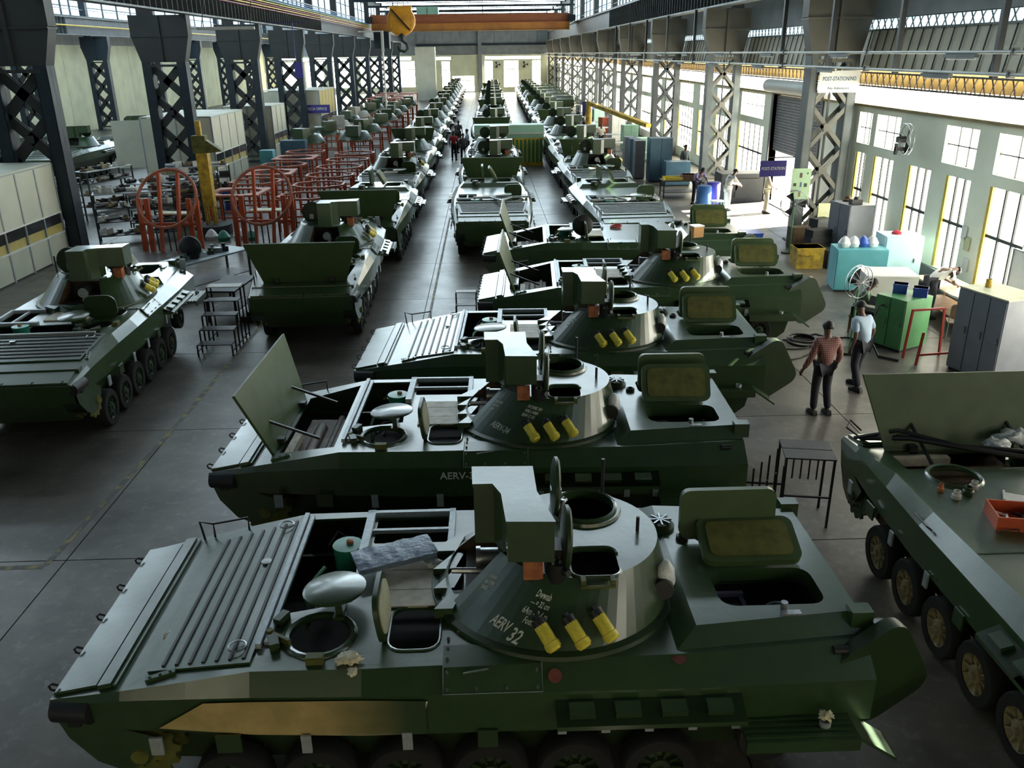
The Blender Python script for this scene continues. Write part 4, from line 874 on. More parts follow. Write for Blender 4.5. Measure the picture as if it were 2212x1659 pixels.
# ------------------------------------------------------------------ orange turret stands
def ring_stand_vertical(label, loc, rz=0):
    t = thing('turret_stand', label, 'stand', loc, rz)
    ob('ring_frame', MB().ring((0, 0, 0), 1.0, .055, 32, 6, 'y', rot_about((0, 0, 0), R(-25), 'X').inverted() if 0 else Matrix.Translation((0, 0, 1.75)) @ Matrix.Rotation(R(-28), 4, 'X')), 'orange2', t)
    for i, x in enumerate((-.98, -.72, .72, .98)): ob('leg', MB().beam((x, -.05, 0), (x, 0, 1.75), .10, .16), 'orange', t)
    for x in (-.28, .38): ob('upright', MB().beam((x*.9, -.35, 0), (x, .25, 2.55), .09, .12), 'orange', t)
    for x in (-.1, .1, .5, -.5): ob('bar', MB().beam((x, -.05, 0), (x, -.1, .95), .035), 'black', t)
    ob('cross_bar', MB().box(-1.0, -.12, .88, 1.0, -.04, .96), 'orange', t)
    ob('inner_platform', MB().box(-.6, .3, 1.15, .5, .8, 1.2), 'creamlid', t)
    return t
ring_stand_vertical('orange turret stand with upright ring, left of the yellow jib column', (-10.6, 28.6, 0), R(-6))
ring_stand_vertical('orange turret stand with upright ring, right of the yellow jib column', (-7.55, 28.9, 0), R(-4))
def octo(r, c=0): return [(r*cos(2*pi*(i+.5)/8), r*.92*sin(2*pi*(i+.5)/8)) for i in range(8)]
def stand_parts(t, octa=True):
    def top():
        q = MB(); o = octo(1.12) if octa else [(1.05, 1.0), (-1.05, 1.0), (-1.05, -1.0), (1.05, -1.0)]
        q.plate(o, [octo(1.0) if octa else octo(.9)], lambda x, y: 1.25, .07); return q
    ob('top_frame', ('top%d' % octa, top), 'orange2', t)
    for x, y in ((-.95, -.6), (.95, -.6), (-.95, .6), (.95, .6)): ob('leg', ('sleg', lambda: MB().box(-.05, -.05, 0, .05, .05, 1.18)), 'orange', t, (x, y, 0))
    for x in (-.35, .3): ob('bar', ('sbar', lambda: MB().box(-.02, -.02, 0, .02, .02, 1.2)), 'black', t, (x, -.85, 0))
    for y in (-.6, .6): ob('lower_rail', ('slow', lambda: MB().box(-1, -.02, .3, 1, .02, .36)), 'orange', t, (0, y, 0))
kk = 0
for c_, (x0, yy) in enumerate(((-9.6, 33.4), (-6.75, 32.2))):
    for k in range(6):
        t = thing('turret_stand', 'orange %s turret stand, %s in the %s column' % (('flat-topped', 'octagon-topped')[c_], ORD[k], ('left', 'right')[c_]), 'stand', (x0-.05*k, yy+2.9*k, 0), R(-3+3*(k % 3)))
        stand_parts(t, c_ == 1 or k % 2)
# spare turrets standing beyond on their stands
def spare_turret(label, loc, rz, grp, mt='green', sc=1):
    t = thing('spare_turret', label, 'turret', loc, rz, grp)
    ob('turret_shell', ('stur', lambda: MB().lathe([(1.05, 0), (1.05, .05), (.75, .48), (0, .50)], n=26)), mt, t, (0, 0, 1.28))
    ob('sight_housing', ('shous', lambda: MB().box(-1.0, -.55, .25, -.35, .25, .85)), mt if mt != 'lgrey' else 'lgrey', t, (0, 0, 1.28), (0, 0, R(90)))
    ob('hatch_lid', ('slid', lambda: MB().lathe([(0, -.02), (.27, -.02), (.27, .02), (0, .03)], n=18, axis='x')), 'green2', t, (.3, .1, 2.02))
    return t
n = 0
for c_, xx in enumerate((-10.6, -8.0)):
    for k in range(8):
        y = 52.5+5.4*k+1.5*c_
        t = thing('turret_stand', 'orange stand under the spare turret, %s of the %s file' % (PL[k], ('left', 'right')[c_]), 'stand', (xx, y, 0), 0); stand_parts(t, 1)
        spare_turret('%s spare turret in the %s file on its orange stand' % (PL[k], ('left', 'right')[c_]), (xx, y, 0), R(20*((k*3+c_) % 4)-30), 'spare turrets on stands', 'lgrey' if (k, c_) in ((4, 0), (2, 0)) else 'green')
for k in range(8):
    single('rusty_stand', MB().box(-1, -1, 1.6, 1, 1, 1.7).box(-1, -1, 0, -.9, -.9, 1.6).box(.9, -1, 0, 1, -.9, 1.6).box(-1, .9, 0, -.9, 1, 1.6).box(.9, .9, 0, 1, 1, 1.6).box(-1, -.95, .8, 1, -.9, .9), 'orange2', '%s rust-orange square stand beyond the spare turrets, %s side' % (PL[k//2], ('left', 'right')[k % 2]), 'stand', (-11.9+2.5*(k % 2), 97+4.5*(k//2), 0), group='far rusty stands')
# ------------------------------------------------------------------ booths of pale panels on the left
def booth(label, x1, y0, y1, h, depth=3.2, mt='panel', yl=False):
    t = thing('partition_booth', label, 'booth', (x1, y0, 0)); n = max(2, int((y1-y0)/1.15)); w = (y1-y0)/n
    for i in range(n):
        ob('panel', MB().box(-.04, w*i+.03, 0.05, 0, w*(i+1)-.03, h*.28), mt, t); ob('panel', MB().box(-.04, w*i+.03, h*.50, 0, w*(i+1)-.03, h-.03), 'ypanel' if yl else mt, t)
        ob('pane', MB().box(-.03, w*i+.04, h*.38, -.01, w*(i+1)-.04, h*.49), 'booth', t); ob('inner_panel', MB().box(-.05, w*i+.04, h*.29, -.03, w*(i+1)-.04, h*.38), 'ypanel', t)
        ob('post', MB().box(-.06, w*i-.03, 0, .02, w*i+.03, h), 'alu', t)
    ob('post', MB().box(-.06, y1-y0-.03, 0, .02, y1-y0+.03, h), 'alu', t)
    ob('rail', MB().box(-.06, 0, h*.285-.03, .025, y1-y0, h*.285+.02), 'white', t); ob('rail', MB().box(-.06, 0, h*.495-.03, .025, y1-y0, h*.495+.02), 'white', t); ob('rail', MB().box(-.06, 0, h-.04, .025, y1-y0, h), 'alu', t)
    m = max(2, int(depth/1.2))
    for e, yy in enumerate((0, y1-y0)):
        for i in range(m):
            ob('end_panel', MB().box(-depth*(i+1)/m+.03, yy-.02, .05, -depth*i/m-.03, yy+.02, h-.03), mt, t); ob('post', MB().box(-depth*(i+1)/m-.03, yy-.03, 0, -depth*(i+1)/m+.03, yy+.03, h), 'alu', t)
    ob('roof_panel', MB().box(-depth, 0, h, 0, y1-y0, h+.04), mt, t)
    return t
booth('large cream partition booth with smoked panes at the left edge', -13.85, 18.8, 28.0, 3.0, 3.6)
booth('cream partition booth behind the yellow jib column', -13.2, 42.9, 48.5, 3.4, 3.4)
booth('cream partition booth beyond the third left column', -13.2, 55.2, 58.8, 3.2, 3)
booth('yellow-topped partition booth with a blue sign', -12.6, 68.3, 75, 3.6, 4.5, yl=True)
def sign(name, label, loc, rot, w, h, mt, lines, tm, brd=None):
    t = thing(name, label, 'sign', loc); t.rotation_euler = rot
    ob('sign_board', MB().box(-w/2, -.015, -h/2, w/2, .015, h/2), mt, t)
    for tx, sz, dz, sx in lines:
        m = text_mesh(tx, sz, .002, sx=sx); ob('lettering', m, tm, t, (0, -.018, dz), (R(90), 0, 0), kind='stuff')
    return t
sign('post_sign', 'white hanging sign with blue-grey lettering at the head of the first right column', (11.22, 28.03, 5.13), (0, 0, 0), 1.3, .66, 'paper', [('POST-STATION/NO', .17, .08, .72), ('No Admission', .10, -.2, 1.2)], 'navy')
sign('door_sign', 'violet-blue hanging sign by the bright shutter door', (10.65, 31.8, 1.98), (0, 0, R(3)), 1.0, .58, 'signb', [('POST-STATION', .155, .0, .85)], 'white')
sign('booth_sign', 'small blue sign on the yellow-topped booth', (-12.8, 67.9, 2.3), (0, 0, 0), 2.0, .6, 'signb', [('TECH OFFICE', .28, 0, .9)], 'white')
single('bracket', MB().box(-.6, -.02, 0, .95, .02, .04).box(-.4, -.01, -.1, -.38, .01, 0).box(.38, -.01, -.1, .4, .01, 0), 'steeld', 'thin arm carrying the violet-blue door sign', 'bracket', (11.05, 31.8, 2.36))
t = thing('poster_board', 'green poster with small pictures on the first right column', 'poster', (10.38, 28.1, 1.95))
ob('sheet', MB().box(-.32, -.01, -.5, .32, .01, .5), 'gpaper', t)
for x, z, w_, h_, c in ((-.02, .28, .09, .16, 'brown'), (-.2, -.02, .1, .1, 'black'), (.16, -.04, .1, .12, 'black'), (0, -.02, .06, .16, 'navy'), (-.02, -.34, .08, .16, 'wood'), (.2, .34, .05, .05, 'black')): ob('picture', MB().box(x-w_/2, -.014, z-h_/2, x+w_/2, -.010, z+h_/2), c, t)
t = thing('notice_board', 'yellow notice sheet hung low on the first right column', 'notice', (11.32, 28.1, 1.02)); ob('sheet', MB().box(-.25, -.01, -.28, .25, .01, .28), 'ypaper', t); ob('print', MB().box(-.18, -.013, .04, -.02, -.01, .18).box(.02, -.013, -.18, .2, -.01, .2), 'creamlid', t, kind='stuff')
# yellow jib column
t = thing('jib_crane', 'slender yellow jib column standing among the orange stands', 'jib crane', (-10.15, 31.5, 0))
for x in (-.14, .14):
    for y in (-.12, .12): ob('angle_post', MB().box(x-.04, y-.04, 0, x+.04, y+.04, 3.0), 'ylw', t)
for i in range(9): ob('lattice_bar', MB().beam((-.14, -.15, .1+.32*i), (.14, -.15, .42+.32*i), .05, .03), 'ylw', t); ob('lattice_bar', MB().beam((.17, -.12, .1+.32*i), (.17, .12, .42+.32*i), .05, .03), 'ylw', t)
ob('cladding', MB().box(-.2, -.17, 1.0, .2, .17, 2.9), 'ylw', t); ob('head', MB().box(-.28, -.2, 2.9, .2, .2, 3.5).prism([(.2, 2.9), (.75, 2.95), (.2, 3.35)], -.15, .15, Matrix(((1, 0, 0, 0), (0, 0, 1, 0), (0, 1, 0, 0), (0, 0, 0, 1)))), 'olive', t); ob('mast', MB().box(-.1, -.1, 3.5, .06, .06, 4.0), 'ylw', t)
ob('base_drum', MB().cyl((0, 0, 0), (0, 0, .35), .7, n=16), 'steeld', t)
for i in range(5): single('scrap_bag', MB().lathe([(0, 0), (.2, .0), (.24, .12), (.12, .3), (.04, .36), (0, .36)], n=10), 'whitep' if i % 2 else 'teal', '%s bag from the left at the foot of the yellow jib column' % PL[i], 'bag', (-10.4+.5*i, 30.2+.25*(i % 2), 0), group='bags by the jib column')
# tables between the left vehicles
def table(label, loc, rz, w, d, h, top='lgrey', leg='black', shelf=True, grp=None):
    t = thing('work_table', label, 'table', loc, rz, grp)
    ob('tabletop', MB().box(-w/2, -d/2, h-.04, w/2, d/2, h), top, t)
    for x in (-w/2+.05, w/2-.05):
        for y in (-d/2+.05, d/2-.05): ob('leg', MB().box(x-.025, y-.025, 0, x+.025, y+.025, h-.04), leg, t)
    if shelf: ob('shelf', MB().box(-w/2+.05, -d/2+.05, h*.3, w/2-.05, d/2-.05, h*.3+.02), leg, t)
    return t
table('long grey workbench behind the turret of the left-edge vehicle', (-8.1, 23.2, 0), R(60), 3.2, 1.0, .95, 'alu')
table('dark low table right of the left-edge vehicle', (-6.5, 20.9, 0), R(85), 1.6, .8, .8, 'steeld')
t = thing('round_mirror', 'round dark dish standing on the long grey workbench', 'dish', (-8.15, 23.0, 1.25)); ob('dish', MB().lathe([(0, 0), (.2, .03), (.30, .10), (.31, .12)], n=24, axis='y'), 'black', t); ob('rim', MB().ring((0, .12, 0), .31, .012, 24, 5, 'y'), 'alu', t); ob('stand', MB().box(-.1, 0, -.3, .1, .15, -.25), 'black', t)
rr = random.Random(3)
for i in range(10):
    x = -8.9+1.6*rr.random(); a = rr.random()*3; s_ = .08+.12*rr.random()
    single('machine_part', MB().box(-s_, -s_*.6, 0, s_, s_*.6, s_*.7).cyl((-s_*.5, 0, s_*.7), (-s_*.5, 0, s_*1.2), s_*.3, n=10), ['steel', 'black', 'whitep', 'green2'][i % 4], '%s machine part from the near end of the long grey workbench' % PL[i], 'machine part', (-8.1+(i-5)*.26*cos(R(60)), 23.2+(i-5)*.26*sin(R(60)), .952), (0, 0, a), group='parts on the long workbench')
for i in range(6): single('floor_casting', MB().box(-.2, -.15, 0, .2, .15, .16).cyl((0, 0, .16), (0, 0, .26), .1, n=10), 'alu' if i % 2 else 'black', '%s small casting on the floor right of the steel steps, %s row' % (PL[i % 3], ('near', 'far')[i//3]), 'casting', (-5.9+.33*(i % 3), 20.2+.5*(i//3), 0), (0, 0, i), group='castings on the floor by the steps')
single('plastic_sack', MB().lathe([(0, 0), (.26, 0), (.3, .2), (.22, .45), (.06, .55), (0, .55)], n=12), 'whitep', 'pale blue plastic sack on a drum behind the left-edge turret', 'sack', (-9.1, 21.0, .9))
single('oil_drum', MB().lathe([(.29, 0), (.29, .3), (.3, .31), (.29, .32), (.29, .6), (.3, .61), (.29, .62), (.29, .9), (0, .9)], n=18), 'green2', 'dark green oil drum behind the left-edge turret', 'drum', (-9.1, 21.0, 0))
# ------------------------------------------------------------------ parts racks at the left
def rack(label, loc, rz, n=3, w=2.6, grp=None):
    t = thing('parts_rack', label, 'rack', loc, rz, grp)
    for x in (-w/2, w/2):
        for y in (-.35, .35): ob('post', ('rpost', lambda: MB().box(-.025, -.025, 0, .025, .025, 1.7)), 'steeld', t, (x, y, 0))
    for i in range(n+1): ob('shelf', ('rsh%.1f' % w, lambda: MB().box(-w/2, -.38, 0, w/2, .38, .03)), 'alu' if i == n else 'steeld', t, (0, 0, .25+.48*i))
    return t
rr = random.Random(11)
PARTM = ['steel', 'lgrey', 'brown', 'white', 'black', 'cream']
def pmesh(k):
    q = MB()
    if k == 0: q.cyl((-.22, 0, .07), (.22, 0, .07), .07, n=10).cyl((-.1, 0, .07), (-.05, 0, .07), .1, n=10)
    elif k == 1: q.box(-.16, -.12, 0, .16, .12, .16).cyl((0, 0, .16), (0, 0, .24), .07, n=8)
    elif k == 2: q.lathe([(.05, 0), (.15, .0), (.15, .06), (.08, .08), (.08, .16), (.05, .16)], n=12)
    elif k == 3: q.box(-.2, -.14, 0, .2, .14, .05).box(-.2, -.14, .05, .2, -.12, .2).box(-.2, .12, .05, .2, .14, .2)
    else: q.cyl((-.3, -.05, .04), (.3, .05, .04), .035, n=8).box(.18, -.06, 0, .3, .1, .1)
    return q
for i, (x, y, a) in enumerate(((-12.5, 30.6, 20), (-12.3, 33.0, 15), (-12.3, 35.4, 20), (-12.5, 37.8, 15), (-16.9, 33.5, 70), (-16.4, 37.5, 70), (-17.5, 30.2, 70))):
    rack('steel parts rack crowded with castings, %s from the cream booth' % ORD[i], (x, y, 0), R(a))
    for s in range(4):
        for k in range(7):
            kk = rr.randrange(5); u = -1.1+.36*k+.04*rr.random()
            o = ob('casting', ('pm%d' % kk, lambda kk=kk: pmesh(kk)), PARTM[rr.randrange(6)], None, (x+u*cos(R(a)), y+u*sin(R(a)), .282+.48*s), (0, 0, rr.random()*3))
            tag(o, '%s on the %s shelf of the %s parts rack, %s from its left end' % (['shaft', 'block', 'flanged ring', 'open bracket', 'lever'][kk], ['lowest', 'second', 'third', 'top'][s], ORD[i], PL[k]), 'metal part', 'castings on the parts racks')
for i, (x, y) in enumerate(((-10.9, 37.0), (-12.4, 41))):
    single('blue_crate', MB().box(-.35, -.25, 0, .35, .25, .3).box(-.37, -.27, .26, .37, .27, .3), 'blue', '%s blue crate by the parts racks' % ('nearer', 'farther')[i], 'crate', (x, y, 0), (0, 0, .4))
t = thing('display_board', 'cream board on legs behind the parts racks', 'board', (-17.5, 44.5, 0), R(10)); ob('board', MB().box(-1.1, -.03, .9, 1.1, .03, 3.2), 'panel', t)
for x in (-.9, .9): ob('leg', MB().box(x-.04, -.04, 0, x+.04, .04, .9), 'steeld', t)
single('steel_cabinet', MB().box(-.7, -.4, 0, .7, .4, 1.6).box(-.68, -.42, .05, -.02, -.4, 1.55).box(.02, -.42, .05, .68, -.4, 1.55), 'navy', 'slate-blue cabinet behind the orange stands', 'cabinet', (-11.0, 50.5, 0))
single('blue_locker', MB().box(-.35, -.35, 0, .35, .35, 1.5).box(-.33, -.37, .05, .33, -.35, 1.45), 'skyb', 'bright blue locker at the corner of the second booth', 'locker', (-11.5, 46.2, 0))
# ------------------------------------------------------------------ right side: cabinets, desk, carts
def cabinet(name, label, loc, rz, w, d, h, mt, doors=2, cat='cabinet', handle=True, top=None):
    t = thing(name, label, cat, loc, rz)
    ob('body', MB().box(-w/2, -d/2, .06, w/2, d/2, h), mt, t)
    for i in range(doors):
        dd = ob('door', MB().box(-w/2+w*i/doors+.012, -d/2-.02, .09, -w/2+w*(i+1)/doors-.012, -d/2, h-.03), mt, t)
        if handle: ob('handle', MB().box(-w/2+w*(i+.8)/doors-.012, -d/2-.045, h*.5, -w/2+w*(i+.8)/doors+.012, -d/2-.02, h*.58), 'steel', dd)
    ob('plinth', MB().box(-w/2+.03, -d/2+.03, 0, w/2-.03, d/2-.03, .06), 'black', t)
    if top: ob('top', MB().box(-w/2-.01, -d/2-.01, h, w/2+.01, d/2+.01, h+.025), top, t)
    return t
cabinet('locker_block', 'grey steel locker block with pale top behind the right-edge cover', (9.85, 15.45, 0), R(-74), 1.15, .85, 1.7, 'grey', 3, top='creamlid')
cabinet('electric_cabinet', 'bright green electric cabinet with a hose', (8.95, 17.35, 0), R(-62), .75, .85, 1.15, 'macg', 2)
single('vent_grille', MB().box(-.25, -.02, -.1, .25, .02, .1), 'steeld', 'dark grille plate on the side of the green electric cabinet', 'grille', (8.52, 17.55, .93), (R(-20), 0, R(-62)))
cabinet('steel_desk_cabinet', 'pale beige steel cabinet behind the green one', (9.45, 19.3, 0), R(-8), 1.15, .9, 1.15, 'lgrey', 1, handle=False, top='whites')
cabinet('tool_cart', 'turquoise tool cabinet topped with white bags', (9.95, 22.1, 0), R(-8), 1.3, .8, 1.15, 'skyb', 1)
cabinet('pale_cabinet', 'pale blue cabinet beside the turquoise one', (11.2, 22.5, 0), R(-4), 1.0, .8, 1.4, 'paleb', 1)
cabinet('grey_cabinet', 'tall grey cabinet below the windows behind the pale blue one', (11.2, 25.75, 0), R(-80), 1.1, .8, 1.7, 'grey', 2)
for i in range(4): single('plastic_bag', MB().lathe([(0, 0), (.14, .0), (.17, .1), (.1, .22), (.03, .28), (0, .28)], n=9), ['whitep', 'whitep', 'blue', 'whitep'][i], ['largest white bag', 'second white bag', 'blue bag', 'small white bag'][i]+' on the turquoise tool cabinet', 'bag', (9.55+.25*i, 22.15, 1.152), (0, 0, i))
for i, (x, y) in enumerate(((9.05, 17.65), (9.32, 17.3))):
    single('blue_box', MB().box(-.14, -.12, 0, .14, .12, .2).box(-.15, -.13, .16, .15, .13, .2), 'blue', '%s blue box on the green electric cabinet' % ('left', 'right')[i], 'box', (x-.12, y-.1, 1.152), (0, 0, R(-30)))
t = thing('guard_rail', 'red steel frame in front of the green cabinet', 'frame', (9.15, 16.35, 0), R(8))
for x in (-.42, .42):
    for y in (-.2, .25): ob('leg', MB().beam((x, y, 0), (x*.86, y, 1.05 if y > 0 else .7), .04), 'red', t)
ob('top_rail', MB().box(-.38, .23, 1.02, .38, .27, 1.06).box(-.4, -.22, .2, .4, -.18, .24), 'red', t)
t = table('long desk with white sheets along the right wall', (11.15, 18.3, 0), R(90), 4.4, .9, .76, 'board', 'wood')
for i in range(3): single('paper', MB().box(-.28, -.2, 0, .28, .2, .008+.03*(i == 1)), 'paper', ['nearest', 'middle', 'farthest'][i]+' stack of white paper on the long desk', 'paper', (10.95, 17.0+1.3*i, .762), (0, 0, .2*i))
t = thing('chair', 'brown plastic chair at the long desk', 'chair', (10.35, 17.6, 0), R(160))
ob('seat', MB().prism(rrect(-.22, -.22, .22, .22, .06), .43, .46), 'brown', t); ob('backrest', MB().prism(rrect(-.2, .55, .2, .88, .07), .2, .23, Matrix(((1, 0, 0, 0), (0, 0, 1, 0), (0, 1, 0, 0), (0, 0, 0, 1)))), 'brown', t)
for x in (-.2, .2):
    ob('leg', MB().cyl((x, -.2, 0), (x, -.2, .43), .012, n=6), 'steel', t); ob('leg', MB().tube([(x, .2, 0), (x, .2, .5), (x, .22, .85)], .012, 6), 'steel', t)
# fans
def fan(label, loc, rz, stand=True, r=.36, mt='black'):
    t = thing('pedestal_fan' if stand else 'wall_fan', label, 'fan', loc, rz); h = 1.55 if stand else 0
    if stand:
        ob('base', MB().cyl((0, 0, 0), (0, 0, .04), .26, n=20), 'green2', t); ob('pole', MB().cyl((0, 0, .04), (0, 0, h-.1), .025, n=8), 'macg', t)
    else: ob('bracket', MB().box(-.04, 0, -.3, .04, .25, -.2).box(-.06, .2, -.4, .06, .25, -.1), mt, t)
    ob('motor', MB().cyl((0, 0, h), (0, .22, h), .09, n=12), mt, t)
    g_ = MB().ring((0, -.05, h), r, .012, 26, 5, 'y').ring((0, .06, h), r, .010, 26, 5, 'y')
    for i in range(14): a = 2*pi*i/14; g_.beam((0, -.09, h), (r*cos(a), -.05, h+r*sin(a)), .006)
    ob('guard', g_, 'steel', t)
    for i in range(3):
        a = 2*pi*i/3; ob('blade', MB().add([(.05*cos(a), -.02, h+.05*sin(a)), (r*.9*cos(a-.35), -.04, h+r*.9*sin(a-.35)), (r*.9*cos(a+.35), .02, h+r*.9*sin(a+.35))], [(0, 1, 2), (2, 1, 0)]), mt, t)
    return t
fan('pedestal fan with green pole beside the man in pale blue', (7.75, 17.0, 0), R(25), r=.34)
fan('tall pedestal fan by the first right column', (9.7, 26.6, 0), R(-10), r=.42)
fan('round wall fan high between the right wall windows', (11.55, 23.75, 3.75), R(90), False, .42)
fan('wall fan on the far wall left of the middle windows', (2.2, 149.5, 4.3), 0, False, .6)
fan('wall fan on the far wall right of the middle windows', (6.8, 149.5, 4.3), 0, False, .6)
for i, (y, z, mt) in enumerate(((20.6, 1.5, 'ypaper'), (20.5, 1.0, 'paper'), (20.8, 1.75, 'paper'))): single('wall_notice', MB().box(11.97, -.12, -.16, 11.99, .12, .16), mt, ['yellow notice', 'lower white notice', 'upper white notice'][i]+' on the pillar between the right windows', 'notice', (0, y, z))
t = thing('white_board', 'framed white board leaning at the right edge below the windows', 'board', (11.85, 17.9, .75)); ob('board', MB().box(-.02, -.5, 0, .02, .5, 1.1), 'paper', t); ob('frame', MB().box(-.04, -.53, -.03, .03, -.5, 1.13).box(-.04, .5, -.03, .03, .53, 1.13).box(-.04, -.53, 1.1, .03, .53, 1.13), 'alu', t)
# crates and chest by the first right column
single('yellow_crate', MB().box(-.4, -.3, 0, .4, .3, .62).box(-.42, -.32, .56, .42, .32, .62).box(-.3, -.33, .4, .1, -.3, .44), 'ylw', 'ochre crate at the foot of the first right column', 'crate', (9.55, 24.7, 0))
single('black_toolbox', MB().box(-.45, -.25, 0, .45, .25, .5).box(-.46, -.26, .5, .46, .26, .54).box(-.1, -.28, .3, .1, -.25, .36), 'black', 'black toolbox beside the ochre crate', 'toolbox', (10.5, 24.6, 0))
for i, (x, y) in enumerate(((8.55, 27.6), (7.6, 28.4))): single('blue_bin', MB().prism(rrect(-.42, -.3, .42, .3, .05), 0, .5, None, rrect(-.5, -.36, .5, .36, .06)), 'blue', '%s violet-blue bin behind the crosswise vehicles' % ('right', 'left')[i], 'bin', (x, y, 0))
# blue cabinets, tanks, tables farther along the right
cabinet('tall_cabinet', 'tall steel-blue cabinet on the right with a white label', (8.65, 43.2, 0), 0, 1.1, .9, 2.1, 'navy', 2)
cabinet('short_cabinet', 'low steel-blue cabinet in front of the tall one', (9.2, 41.6, 0), 0, 1.2, .8, 1.15, 'navy', 1)
for i in range(3): cabinet('slim_cabinet', 'slim grey-blue cabinet, %s left of the tall blue one' % ORD[i], (7.8-.1*i, 44.2+1.0*i, 0), 0, .5, .8, 1.9, 'navy' if i % 2 else 'grey', 1)
table('small table with a yellow tray and boxes', (8.6, 38.2, 0), 0, 1.6, .9, .75, 'brown')
single('yellow_tray', MB().box(-.4, -.3, 0, .4, .3, .03).box(-.4, -.3, .03, .4, -.27, .12).box(-.4, .27, .03, .4, .3, .12), 'yellow', 'yellow tray on the small table', 'tray', (8.3, 38.2, .752)); single('wooden_box', MB().box(-.3, -.25, 0, .3, .25, .22).box(-.32, -.27, .18, .32, .27, .22), 'wood', 'brown box beside the yellow tray', 'box', (9.0, 38.2, .752))
single('blue_barrel', MB().lathe([(.28, 0), (.3, .05), (.3, .85), (.27, .9), (0, .9)], n=18), 'bluep', 'bright blue barrel near the door', 'barrel', (9.0, 35.2, 0)); single('blue_barrel', MB().lathe([(.28, 0), (.3, .05), (.3, .9), (.27, .95), (0, .95)], n=18), 'signb', 'dark blue barrel behind the bright blue one', 'barrel', (9.55, 35.9, 0))
single('blue_stool', MB().box(-.25, -.25, .38, .25, .25, .42).box(-.23, -.23, 0, -.19, -.19, .38).box(.19, -.23, 0, .23, -.19, .38).box(-.23, .19, 0, -.19, .23, .38).box(.19, .19, 0, .23, .23, .38), 'paleb', 'pale blue stool in front of the bright blue barrel', 'stool', (9.35, 34.3, 0))
single('dark_machine', MB().box(-.9, -.6, 0, .9, .6, 1.2).cyl((-.5, -.65, .7), (-.5, -.6, .7), .3, n=14).box(-.3, -.65, .2, .7, -.6, 1.0), 'steeld', 'dark machine just inside the bright shutter door', 'machine', (10.9, 36.9, 0))
for i in range(7):
    cabinet('far_cabinet', '%s cabinet along the right columns, counted past the tall blue one' % PL[i], (9.5, 52+5.7*i, 0), R(5*i), 1.0, .8, 1.3+.3*(i % 3), ['mint', 'mint', 'lgrey', 'orange', 'mint', 'signb', 'lgrey'][i], 2)
for i in range(8): table('%s work table between the right columns' % PL[i], (8.9, 48.9+5.7*i, 0), 0, 1.8, .9, .8, 'lgrey' if i % 2 else 'alu', grp='far right work tables')
t = thing('boom', 'slanting yellow boom over the right row', 'boom', (7.9, 54, 1.95)); ob('arm', MB().beam((-1.2, 3, 1.1), (1.6, -3, .1), .35, .22), 'ylw', t); ob('pivot', MB().cyl((-1.2, 3, -1.7), (-1.2, 3, 1.2), .2, n=12), 'ylw', t)
# green hopper with the yellow-striped gate in the second aisle
t = thing('hopper', 'long green-grey hopper spanning the aisle above the striped gate', 'hopper', (1.35, 51.0, 0))
ob('trough', MB().prism([(-.45, 0), (.45, 0), (.6, .35), (.6, .8), (-.6, .8), (-.6, .35)], -2.0, 2.0, Matrix(((0, 0, 1, 0), (1, 0, 0, 0), (0, 1, 0, 1.45), (0, 0, 0, 1)))), 'mint', t)
ob('edge_flange', MB().box(-2.05, -.65, 1.75, 2.05, .65, 1.83), 'lgrey', t)
for x in (-1.9, 1.9): ob('leg', MB().box(x-.06, -.06, 0, x+.06, .06, 1.5), 'macg', t)
t = thing('striped_gate', 'green gate with yellow bars under the hopper', 'gate', (1.75, 50.2, 0))
ob('backing', MB().box(-1.3, .02, .0, 1.5, .05, 1.5), 'macg', t); ob('frame', MB().box(-1.35, -.03, 0, 1.55, .03, .18).box(-1.35, -.03, 1.45, 1.55, .03, 1.53), 'ylw', t)
for i in range(12): ob('bar', ('gbar', lambda: MB().box(-.035, -.03, .18, .035, .02, 1.45)), 'yelp', t, (-1.25+.235*i, 0, 0))
# pale pillar, crane bridge, hook
pl = single('pillar', MB().box(-1.35, -1.2, 0, 1.35, 1.2, 7.0).box(-1.4, -1.25, 6.3, 1.4, 1.25, 6.4), 'wallc', 'pale concrete pillar at the far left of the hall', 'pillar', (-8.15, 127, 0))
t = thing('bridge_crane', 'orange bridge crane spanning the hall at the far end', 'bridge crane', (-1.4, 104, 0))
for y, z0, z1, mt in ((0, 8.55, 9.3, 'crane'), (-.9, 9.35, 10.2, 'rust')): ob('bridge_beam', MB().box(-11.2, y-.2, z0, 11.2, y+.2, z1).box(-11.2, y-.35, z0-.06, 11.2, y+.35, z0), mt, t)
for s in (-1, 1): ob('end_carriage', MB().box(s*11.3-.4, -2, 9.4, s*11.3+.4, 2, 10.0), 'steeld', t)
for i in range(15): ob('rail_post', MB().box(-11+1.55*i-.03, -1.2, 10.2, -11+1.55*i+.03, -1.14, 11.1), 'steeld', t)
ob('hand_rail', MB().box(-11.5, -1.2, 11.05, 11.5, -1.14, 11.12), 'steeld', t); ob('trolley', MB().box(-6, -1.2, 10.2, -3.6, 1.2, 11.0), 'mint', t); ob('driver_cab', MB().box(-10.9, -1.2, 6.7, -9.2, .6, 8.5), 'steelb', t)
t = thing('crane_hook', 'large orange hook block hanging under the near crane', 'crane hook', (-2.75, 31, 7.15))
ob('sheave_block', MB().lathe([(0, -.16), (.3, -.16), (.46, -.1), (.48, 0), (.46, .1), (.3, .16), (0, .16)], n=24, axis='y').box(-.36, -.14, -.2, .36, .14, .45), 'hookp', t); ob('cheek_band', MB().beam((-.3, -.2, .35), (.3, -.2, -.3), .10, .04), 'black', t)
